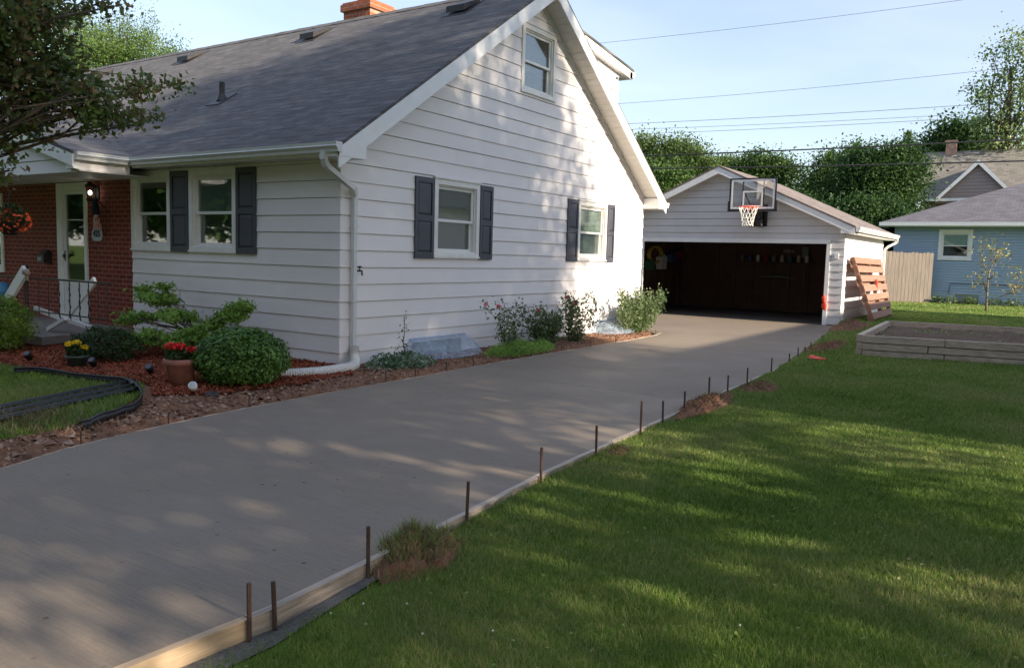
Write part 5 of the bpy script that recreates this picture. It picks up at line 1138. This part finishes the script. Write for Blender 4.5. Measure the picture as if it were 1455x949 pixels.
ok = ((x > 28.2) | (y < np.interp(x, RX, RY) - .05 - np.where(x < 3, .10, 0) * rng.random(len(x)) ** .5)) & in_frame(x, y)
bx, by = x - 0, y
def in_bed(x, y): return (x > 14.95 + (2.72 - y) * .2) & (x < 19.65 + (2.95 - y) * .2) & (y < 2.72 + (x - 15.1) * .052)
ok &= ~in_bed(x, y) & ~((y > GY - .08) & (x > GX) & (x < 28.2)) & (x < 38.9); ok &= ~((x > 28) & (y > 8))
# thin, torn grass beside the form boards
dist = np.interp(x, RX, RY) - y; thin = (dist < .22) & (rng.random(len(x)) < .45) & (hnoise(x, y, 3, 1) > -.3); ok &= ~thin
x, y, d = x[ok], y[ok], d[ok]; okb = ~((x < 28) & (y > np.interp(x, RX, RY) - .05)); x, y, d = x[okb], y[okb], d[okb]
hgt = (.022 + .028 * rng.random(len(x)) + .012 * hnoise(x, y, 1.7, 3) + .007 * hnoise(x, y, 6.1, 5)); hgt = np.maximum(hgt, .015); tuft = rng.random(len(x)) < .02; hgt[tuft] *= 1.5
wd = np.maximum(.0026, .0008 * d)
V, Fq = blades(x, y, lawn_h(x, y) - .004, hgt, wd, .65); tag(npmesh('grass', V, Fq, M['grass']), 'mown green grass covering the right lawn', 'grass', kind='stuff')
# clover and dandelion specks
k = rng.random(len(x)) < .0016; P = np.stack([x[k], y[k], lawn_h(x[k], y[k]) + .03], 1); N = np.tile([0, 0, 1.], (len(P), 1)); LV, LF = leaves(P, .022, N, .9); tag(npmesh('clover_leaves', LV, LF, M['grass']), 'small clover leaves scattered in the right lawn', 'clover', kind='stuff')
cand = [tuple(on_z(px, py, -.06)[:2]) for px, py in ((516, 862), (536, 866), (578, 862), (461, 884), (470, 876), (492, 877), (600, 905), (575, 925), (700, 900), (533, 940), (1050, 905))]
q = MB()
for a_, b_ in cand[::2]: q.blob((a_, b_, float(lawn_h(a_, b_)) + .05), (.0055, .0055, .005), 1, .2, 6, 4)
tag(build(q, 'clover_blossoms', 'petal_white'), 'tiny white clover blossoms in the near lawn', 'clover', kind='stuff')
# front lawn blades (left)
n = 90000; x = rng.random(n) * 5.2 + .5; y = rng.random(n) * 6.0 + 6.2; ok = in_frame(x, y, .1); x, y = x[ok], y[ok]; ok = np.array([in_lawn(a_, b_) for a_, b_ in zip(x, y)]); x, y = x[ok], y[ok]
ok = rng.random(len(x)) < np.clip((y - bed_edge(x) - .15) / .5, .12, 1); x, y = x[ok], y[ok]
V, Fq = blades(x, y, bed_h(x, y) + .008, .03 + .035 * rng.random(len(x)), .006, .8); tag(npmesh('front_grass', V, Fq, M['grass']), 'mown green grass of the front lawn inside the black edging', 'grass', kind='stuff')
d = rng.normal(size=(900, 2)) * [.25, .35]; cc_ = on_z(40, 600, .02); x = cc_[0] + d[:, 0]; y = cc_[1] + d[:, 1]; V, Fq = blades(x, y, bed_h(x, y) + .01, .05 + .05 * rng.random(900), .005, 1.2); tag(npmesh('dry_grass_tuft', V, Fq, M['straw']), 'pale dry torn grass at the front lawn edge', 'dry grass', kind='stuff')

# ================================================================== BACKGROUND
# fence
fn = thing('wooden_fence', (37.5, 5.5, .1), 'weathered vertical board fence between the garage and the blue house', 'fence')
fd_ = Vector((-.38, .925, 0)); fnr = Vector((-.925, -.38, 0)); f0 = Vector((38.5, 4.36, .08))
q = MB()
for z_ in (.5, 1.7): q.beam(f0 - fnr * .06 + Vector((0, 0, z_)), f0 - fnr * .06 + fd_ * 3.6 + Vector((0, 0, z_)), .05, .09)
build(q, 'rail', 'fencew', fn); y = 0; k = 0
while y < 3.6:
    wdt = .14; q = MB(); zt4 = 2.13 + .015 * math.sin(k * 1.7) + (.03 if y > 1.4 else 0); a = f0 + fd_ * y; b = f0 + fd_ * (y + wdt); u = Vector((0, 0, 1)); e_ = fd_ * .03
    q.prism([a, b, b + u * (zt4 - .04), b - e_ + u * zt4, a + e_ + u * zt4, a + u * (zt4 - .04)], -fnr * (.02 + .004 * (k % 3))); build(q, 'picket', 'fencew', fn); y += wdt + .009; k += 1
# blue house
BHX = 39.0; bh = thing('blue_house', (BHX, 0, 0), 'low blue vinyl-sided house with a dark grey hip roof behind the sapling', 'house')
QB = lambda u, v, w_: (BHX - w_, u, v); bwz = [float(on_x(1335, 327, BHX)[1]), float(on_x(1380, 370, BHX)[1]), float(on_x(1380, 370, BHX)[2]), float(on_x(1338, 327, BHX)[2])]
BW = (bwz[1], bwz[0], bwz[2], bwz[3]); base_w = (float(on_x(1390, 430, BHX)[1]), float(on_x(1356, 430, BHX)[1]), .02, float(on_x(1370, 419, BHX)[2]))
q = MB(); BREAKS[:] = []; siding(q, QB, .04, .115, 29, lambda v: -9, lambda v: 6.02, [hole(BW), base_w], t=.018, vmax=3.36, gap=.014); q.box(BHX + .03, BHX + 9, 5.9, 6.02, 0, 3.36); build(q, 'wall', 'blue', bh)
q = MB(); q.box(BHX + .01, BHX + 9, -9, 6.0, -.1, .04); build(q, 'foundation', 'concrete_old', bh)
window(QB, *BW, bh, 'blind', 'room', 0, trim=.13)
q = MB(); bxx(q, QB, base_w[0], base_w[1], base_w[2], base_w[3], -.2, -.03); build(q, 'basement_window', 'blindgrey', bh)
q = MB(); a = 6.2; ex = BHX - .45; ey = 6.55; ez = 3.50
q.add([(ex, ey, ez), (ex, -9.5, ez), (ex + a, -9.5 + a, ez + .4 * a), (ex + a, ey - a, ez + .4 * a), (ex + 2 * a, ey, ez), (ex + 2 * a, -9.5, ez)], [(0, 1, 2, 3), (0, 3, 4), (4, 3, 2, 5), (5, 2, 1), (0, 4, 5, 1)]); br_ = build(q, 'roof', 'shingleb', bh)
q = MB(); c = on_x(1452, 303, BHX + 2.5); q.tube([(c[0], c[1], c[2] - .3), (c[0], c[1], c[2] + .25)], .09, 8); q.box(c[0] - .3, c[0] + .3, c[1] + .1, c[1] + .5, c[2] - .25, c[2] + .05); build(q, 'roof_vent', 'darkmetal', br_)
q = MB(); q.box(ex - .02, ex, -9.5, ey, ez - .19, ez - .01); q.box(ex - .14, ex - .021, -9.5, ey + .02, ez - .15, ez - .0); q.box(ex, BHX - .02, -9.5, ey - .02, ez - .17, ez - .155); q.box(ex, ex + 10, ey, ey + .02, ez - .19, ez - .01); build(q, 'gutter', 'white', bh)
q = MB(); q.tube([(BHX - .05, float(on_x(1347, 425, BHX)[1]), .5), (BHX - .06, float(on_x(1350, 407, BHX)[1]), .95), (BHX - .06, 2.2, .97), (BHX - .06, .5, .9)], .015, 5); build(q, 'cable', 'wire', bh)
# small plants under the blue house
for k, (px, n2) in enumerate(((1330, 160), (1350, 200), (1378, 330), (1412, 160), (1440, 160))):
    c = on_x(px, 428, BHX - .4); P = in_ellipsoid(n2, (c[0], c[1], .14), (.3, .38, .28), 0); P[:, 2] = np.abs(P[:, 2]); LV, LF = leaves(P, .14); tag(npmesh('weed_clump', LV, LF, M['lf_rose']), f'green weeds at the foot of the blue house, clump {["nearest the fence", "left of the basement window", "in front of the basement window", "behind the sapling trunk", "at the right edge"][k]}', 'weeds', 'weeds along the blue house')
# tan house behind
TX = 55.0; th_ = thing('tan_house', (TX, 4, 0), 'tan gabled house with a weathered brown roof rising behind the blue house', 'house')
q = MB(); BREAKS[:] = []; siding(q, lambda u, v, w_: (TX + 1 - w_, u, v), 0, .2, 30, lambda v: -14, lambda v: 7.3, t=.02, vmax=5.75); q.box(TX + 1.05, TX + 7.5, 7.1, 7.3, 0, 5.75); q.prism([(TX + 1.05, 7.1, 5.75), (TX + 7.5, 7.1, 5.75), (TX + 4.2, 7.1, 8.6)], (0, .2, 0)); build(q, 'wall', 'tan', th_)
rxe, rze, rxr, rzr = TX + .3, 5.75, TX + 4.2, 9.0
q = MB(); q.prism([(rxe, -14, rze), (rxr, -14, rzr), (rxr + 3.9, -14, rze), (rxr + 3.9, -14, rze - .1), (rxr, -14, rzr - .12), (rxe, -14, rze - .12)], (0, 21.75, 0)); troof = build(q, 'roof', 'shinglet', th_)
c1, c2 = on_x(1345, 200, TX + 4), on_x(1358, 222, TX + 4); q = MB(); q.box(TX + 3.9, TX + 4.5, c2[1], c1[1], 8.4, c1[2] - .12); q.box(TX + 3.85, TX + 4.55, c2[1] - .05, c1[1] + .05, c1[2] - .119, c1[2]); build(q, 'chimney', 'tanbrick', troof)
# cross gable dormer
gx0 = TX + .1; ap = on_x(1391, 226, gx0); gl = on_x(1330, 281, gx0); gr_ = on_x(1436, 266, gx0); slp = (ap[2] - gl[2]) / (gl[1] - ap[1]); yc2 = ap[1]; hw = gl[1] - ap[1]
q = MB(); PD2 = lambda u, v, w_: (gx0 + .25 - w_, u, v); siding(q, PD2, gl[2] - .3, .2, 14, lambda v: yc2 - (ap[2] - .2 - v) / slp, lambda v: yc2 + (ap[2] - .2 - v) / slp, t=.02, vmax=ap[2] - .25); build(q, 'dormer_wall', 'tan', th_)
q = MB()
for s in (-1, 1): q.prism([(gx0, yc2, ap[2]), (gx0, yc2 + s * hw, gl[2]), (gx0, yc2 + s * hw, gl[2] - .07), (gx0, yc2, ap[2] - .07)], (4.1, 0, 0))
build(q, 'dormer_roof', 'shinglet', th_)
q = MB()
for s in (-1, 1): q.prism([(gx0 - .04, yc2, ap[2] - .02), (gx0 - .04, yc2 + s * hw, gl[2] - .02), (gx0 - .04, yc2 + s * hw, gl[2] - .26), (gx0 - .04, yc2, ap[2] - .30)], (.035, 0, 0))
q.box(rxe - .06, rxe - .0, -14, 7.75, rze - .16, rze); build(q, 'fascia', 'white', th_)
q = MB(); c = on_x(1385, 281, gx0); q.box(gx0 + .16, gx0 + .22, c[1] - .35, c[1] + .35, c[2] - .9, c[2]); build(q, 'window_frame', 'white', th_)
# white shed sliver
c = on_x(1262, 348, 48); q = MB(); q.box(48, 51, c[1] - .1, c[1] + 3, 0, c[2] + .15); q.prism([(47.8, c[1] - .3, c[2] + .151), (51.2, c[1] - .3, c[2] + .151), (49.5, c[1] - .3, c[2] + .35)], (0, 3.6, 0)); tag(build(q, 'white_shed', 'white'), 'small white outbuilding just visible over the fence beside the garage', 'shed')
# sapling
sb = on_z(1400, 445, .08); sX = 33.0
def sp(px, py): return tuple(on_x(px, py, sX))
t = thing('young_tree', sp(1400, 445), 'slender young tree with bronze leaves on the lawn before the blue house', 'tree'); s = MB()
br1 = [sp(1401, 446), sp(1402, 425), sp(1403, 405), sp(1405, 388), sp(1410, 375), sp(1415, 365)]; s.tube(br1, [.055, .045, .04, .03, .02, .01], 6)
for pts in ([sp(1402, 436), sp(1410, 428), sp(1425, 420), sp(1440, 412), sp(1448, 405)], [sp(1403, 418), sp(1398, 405), sp(1396, 395)], [sp(1405, 390), sp(1398, 380), sp(1396, 362)], [sp(1410, 374), sp(1420, 367), sp(1426, 360)], [sp(1404, 398), sp(1412, 392), sp(1416, 386)], [sp(1440, 412), sp(1447, 400), sp(1452, 392)], [sp(1430, 418), sp(1445, 415), sp(1455, 408)]): s.tube(pts, [.03] + [.016] * (len(pts) - 2) + [.006], 5)
build(s, 'trunk', 'barkgrey', t, True); P = []
for px, py, n2, sdv in ((1398, 352, 60, .25), (1408, 355, 60, .25), (1420, 360, 50, .22), (1425, 370, 25, .2), (1416, 366, 25, .15), (1400, 375, 20, .2), (1387, 398, 45, .2), (1393, 400, 25, .15), (1405, 392, 20, .2), (1445, 398, 55, .25), (1452, 390, 40, .22), (1438, 412, 25, .2), (1452, 405, 40, .22), (1397, 382, 12, .12)): P.append(np.array(sp(px, py)) + rng.normal(size=(n2, 3)) * sdv)
P = np.concatenate(P); LV, LF = leaves(P, .10 * (.6 + .8 * rng.random(len(P)))); npmesh('foliage', LV, LF, M['lf_sap'], t)

# trees beyond the garage
def far_tree(name, blobs, D_, mat, label, cat='tree', leaf=.2, ncl=150, per=70, spread=.55, tr=.22, depth=1.0, shell=.35, group='trees beyond the houses', flat=.7):
    """blobs: (px,py,rpx_w,rpx_h) at distance D_ along x; becomes a real crown of that size at that distance"""
    crown = []
    for px, py, rw, rh in blobs:
        p = on_x(px, py, D_); k = np.linalg.norm(p - CAM) / F; crown.append((p[0] + rnd.uniform(-.4, .4), p[1], p[2], max(.3, rw * k * depth - spread * .7), max(.3, rw * k - spread * .7), max(.3, rh * k - spread * .6)))
    for c_ in list(crown):
        for _ in range(4):
            a_ = rnd.uniform(0, 6.28); e_ = rnd.uniform(.1, 1.3); k2 = rnd.uniform(.16, .34)
            crown.append((c_[0] - c_[3] * .4, c_[1] + c_[4] * 1.08 * math.cos(a_) * math.cos(e_ - .3), c_[2] + c_[5] * 1.12 * math.sin(e_), max(.25, c_[3] * k2), max(.25, c_[4] * k2), max(.3, c_[5] * k2 * 1.3)))
    bx_ = np.mean([c[0] for c in crown]); by_ = np.mean([c[1] for c in crown]); tree(name, (bx_, by_, 0), crown, mat, label, cat, ncl, per, spread, leaf, tr, group=group, shell=shell, flat=flat)
far_tree('broadleaf_tree', [(928, 232, 32, 30), (965, 242, 42, 28), (1003, 252, 24, 26), (985, 222, 16, 12), (915, 208, 12, 13), (900, 262, 40, 36), (958, 214, 8, 12)], 44, M['lf_light'], 'light green bushy tree directly left of the garage peak', ncl=460, per=70, spread=.42, leaf=.14)
far_tree('broadleaf_tree', [(1085, 238, 24, 20), (1112, 248, 20, 20), (1070, 255, 26, 22), (1090, 266, 38, 22), (1055, 244, 14, 12)], 52, M['lf_far'], 'round green tree rising right behind the basketball backboard', ncl=430, per=70, spread=.42, leaf=.15)
far_tree('broadleaf_tree', [(1035, 240, 14, 12), (1020, 250, 20, 14)], 60, M['lf_light'], 'small pale tree peeking over the garage roof peak', ncl=90, per=60, spread=.45, leaf=.2)
far_tree('broadleaf_tree', [(1165, 268, 24, 18), (1190, 252, 26, 26), (1210, 238, 18, 24), (1175, 292, 54, 30)], 50, M['lf_far'], 'mid green tree with pointed shoots behind the garage roof slope', ncl=430, per=70, spread=.42, leaf=.15)
far_tree('dark_leafy_tree', [(1262, 250, 46, 34), (1276, 236, 20, 26), (1238, 280, 46, 40), (1262, 292, 30, 34), (1225, 240, 20, 18)], 47, M['lf_far2'], 'large dark tree between the garage and the tan house', ncl=620, per=80, spread=.5, leaf=.15)
far_tree('dark_leafy_tree', [(1360, 210, 32, 26), (1335, 225, 22, 26), (1385, 215, 20, 20)], 64, M['lf_far2'], 'dark round tree behind the tan house chimney', ncl=260, per=60, spread=.55, leaf=.24)
def conifer(px, py, D_, hpx, wpx, label, mat):
    p = on_x(px, py, D_); k = np.linalg.norm(p - CAM) / F; t = thing('conifer_tree', (p[0], p[1], 0), label, 'tree', 'conifers beyond the houses'); s = MB(); s.tube([(p[0], p[1], 0), (p[0], p[1], p[2])], [.2, .03], 6); build(s, 'trunk', 'bark', t); P = []; h_ = hpx * k
    for j in range(16):
        u = j / 15; r_ = wpx * k * (.12 + .88 * u); z = p[2] - h_ * u
        for a in np.linspace(0, 6.28, 8, endpoint=False): m_ = 26; tt = rng.random(m_) ** .6; P.append(np.stack([p[0] + tt * r_ * math.cos(a + j), p[1] + tt * r_ * math.sin(a + j), z - tt * r_ * .12], 1) + rng.normal(size=(m_, 3)) * .09)
    P = np.concatenate(P); LV, LF = leaves(P, .17, aspect=.35); npmesh('crown', LV, LF, mat, t)
conifer(1178, 218, 58, 60, 20, 'thin dark conifer top between two broadleaf trees', M['lf_far2'])
conifer(1216, 207, 54, 80, 22, 'taller green conifer left of the large dark tree', M['lf_far'])
conifer(1291, 190, 56, 90, 26, 'dark conifer spire rising beside the tan house', M['lf_far2'])
far_tree('poplar_tree', [(1450, 95, 26, 40), (1420, 130, 30, 24), (1395, 145, 18, 14), (1440, 170, 45, 34), (1485, 120, 34, 60), (1435, 208, 40, 20), (1452, 62, 12, 18), (1398, 190, 14, 26), (1425, 65, 8, 16), (1405, 90, 10, 22)], 60, M['lf_cot'], 'tall open poplar at the right edge with glittering leaves', leaf=.19, ncl=380, per=22, spread=.42, tr=.35, shell=.0)
far_tree('broadleaf_tree', [(150, 75, 26, 30), (185, 70, 26, 32), (215, 80, 34, 26), (250, 88, 26, 16), (120, 80, 34, 40), (80, 70, 40, 50), (205, 50, 8, 20), (170, 100, 80, 24)], 26, M['lf_mid'], 'sunlit light green tree rising behind the house roof at the left', ncl=900, per=60, spread=.26, leaf=.10, flat=1.4)
# low hedge of small trees filling behind garage
for k, (px, py, rw, rh, D_, mt, lb) in enumerate([(1120, 312, 55, 28, 45, 'lf_far2', 'dark bushy tree close behind the garage roof slope'), (1230, 320, 50, 30, 42, 'lf_far2', 'dark bushy tree behind the garage eave'), (940, 285, 50, 34, 42, 'lf_far', 'low green tree behind the garage left of the peak'), (1268, 318, 20, 22, 46, 'lf_far2', 'dark bushy tree at the corner of the blue house')]):
    far_tree('bushy_tree', [(px, py, rw, rh)], D_, M[mt], lb, ncl=340, per=70, spread=.45, leaf=.15)
# distant tree line closing the horizon
P = []; 
for k in range(70):
    a = R_(-25 + k * 1.6); D_ = 100 + 18 * math.sin(k * 1.9); P.append(in_ellipsoid(420, (D_ * math.cos(a), D_ * math.sin(a), 3.2), (4, 4, 3.6 + 1.5 * math.sin(k * 2.7)), .2))
P = np.concatenate(P); P[:, 2] = np.abs(P[:, 2]); LV, LF = leaves(P, .9); tag(npmesh('far_woods', LV, LF, M['lf_far2']), 'distant band of trees low on the horizon', 'woods', kind='stuff')

# power lines
def wire(p0, p1, X0, X1, r, mat, label, sag=.4):
    a = Vector(on_x(*p0, X0)); b = Vector(on_x(*p1, X1)); d = b - a; a2 = a - d * .9; b2 = b + d * .35; n = 40
    pts = [a2.lerp(b2, i / n) for i in range(n + 1)]
    for i, p in enumerate(pts): u = (i / n * 2.25 - .9); p.z += sag * 4 * u * (u - 1) * .25
    q = MB(); q.tube(pts, r, 5); tag(build(q, 'power_line', mat), label, 'cable', 'overhead cables across the sky')
wire((905, 222), (1455, 198), 33, 36, .030, 'wire', 'thick black cable crossing above the garage, upper of the two heavy ones', .15)
wire((910, 240), (1455, 229), 33, 36, .030, 'wire', 'thick black cable crossing just at the garage peak, lower of the two heavy ones', .15)
wire((895, 176), (1384, 149), 62, 66, .022, 'wiregrey', 'thin grey cable, highest of the three close together', .3)
wire((903, 184), (1378, 162), 62, 66, .018, 'wiregrey', 'thin grey cable, middle of the three close together', .3)
wire((925, 190), (1385, 167), 62, 66, .020, 'wiregrey', 'thin grey cable, lowest of the three close together', .3)
wire((889, 147), (1385, 102), 62, 66, .018, 'wiregrey', 'thin grey cable crossing the open sky below the topmost one', .5)
wire((860, 61), (1385, -2), 62, 66, .018, 'wiregrey', 'thin grey cable crossing the top right corner of the sky', .5)

# ------------------------------------------------------------------ crab apple at the left front lawn
crab = []
for px, py, rw, rh in ((-40, 30, 80, 60), (30, 60, 50, 55), (60, 120, 50, 32), (90, 100, 30, 40), (20, 160, 45, 22), (-30, 120, 70, 60), (110, 130, 40, 20), (140, 150, 42, 26), (185, 128, 34, 15), (215, 118, 26, 12), (235, 120, 20, 9), (170, 165, 40, 10), (205, 165, 18, 7), (120, 170, 35, 18), (60, 190, 22, 12), (-20, 210, 35, 40), (10, 240, 14, 18), (40, 20, 40, 25), (80, 12, 45, 10), (130, 4, 35, 8), (180, 5, 25, 9)):
    p = on_y(px, py, 8.4 - (.5 if px > 100 else 0)); k_ = np.linalg.norm(p - CAM) / F; crab.append((p[0], p[1], p[2], rw * k_ * 1.0, rw * k_ * 1.0, rh * k_))
crab += [(2.4, 9.4, 4.8, 1.4, 1.2, 1.0)]
tree('crab_apple_tree', (2.3, 9.4, .0), crab, M['lf_crab'], 'crab apple tree with dark purple green leaves reaching in at the top left', 'tree', 1150, 24, .085, .062, .12, (2.6, 9.2, 3.6), shell=.0, limbs=150, flat=.6, droop=.7, aspect=.6)

# ------------------------------------------------------------------ what stands right of the picture and shades the yard
nh = thing('neighbour_house', (18, -12, 0), 'white neighbour house standing to the right beyond the lawn', 'house')
NY = -9.3; nr = .43 * (5.45 - NY)
q = MB(); q.box(8.2, 28.6, NY - 4.5, NY + 4.5, 0, 3.6); q.prism([(8.2, NY - 4.5, 3.601), (8.2, NY + 4.5, 3.601), (8.2, NY, nr - .2)], (20.4, 0, 0)); build(q, 'walls', 'siding', nh)
q = MB(); sn = (nr - 3.5) / 5
q.prism([(7.8, NY - 5, 3.5), (7.8, NY, nr), (7.8, NY + 5, 3.5), (7.8, NY + 5, 3.38), (7.8, NY, nr - .12), (7.8, NY - 5, 3.38)], (21.1, 0, 0)); build(q, 'roof', 'shingleg', nh)
def shade_tree(x, y, top, rad, label, ncl=170, per=70):
    cr = [(x, y, top - rad * .9, rad, rad, rad * .9), (x + rad * .6, y + .5, top - rad * 1.7, rad * .75, rad * .8, rad * .8), (x - rad * .6, y - .5, top - rad * 1.6, rad * .8, rad * .8, rad * .8), (x, y, top - rad * 2.3, rad * 1.05, rad, rad * .7)]
    tree('shade_tree', (x, y, 0), cr, M['lf_far'], label, 'tree', ncl, per, .5, .17, .28, group='tall trees right of the lawn', shell=.2, limbs=40)
shade_tree(-7.0, -8.0, 14.5, 4.0, 'tall leafy tree right of the lawn, farthest behind the camera', 190, 80)
shade_tree(-1.0, -9.0, 15.0, 4.2, 'tall leafy tree right of the lawn, level with the camera', 230, 80)
shade_tree(4.5, -9.5, 15.5, 4.1, 'tall leafy tree right of the lawn, ahead of the camera', 600, 80)
shade_tree(9.0, -13.8, 16.6, 3.1, 'tall leafy tree right of the lawn, beside the neighbour house', 520, 80)
for k, (x_, y_, r_) in enumerate(((-14, -14, 5), (-17, -4, 5.5), (-15, 6, 5.5), (-17, 17, 5.5), (-13, 28, 5.5), (-4, 24, 4.5), (-16, 40, 7), (-17, 53, 7.5), (-17, 67, 7.5))):  # trees added out of view to darken window reflections and block some sky
    p_ = [(x_, y_, 8.5, r_, r_, 4.5), (x_ + 1, y_ + 2, 5, r_ * .9, r_ * .9, 3)]
    tree('added_tree', (x_, y_, 0), p_, M['lf_far2'], f'added unseen tree behind the camera darkening window reflections, {ORD[k]} from the right', 'tree', 220, 60, .8, .42, .3, group='added unseen trees behind the camera', limbs=20)
print('objects', len(bpy.data.objects))
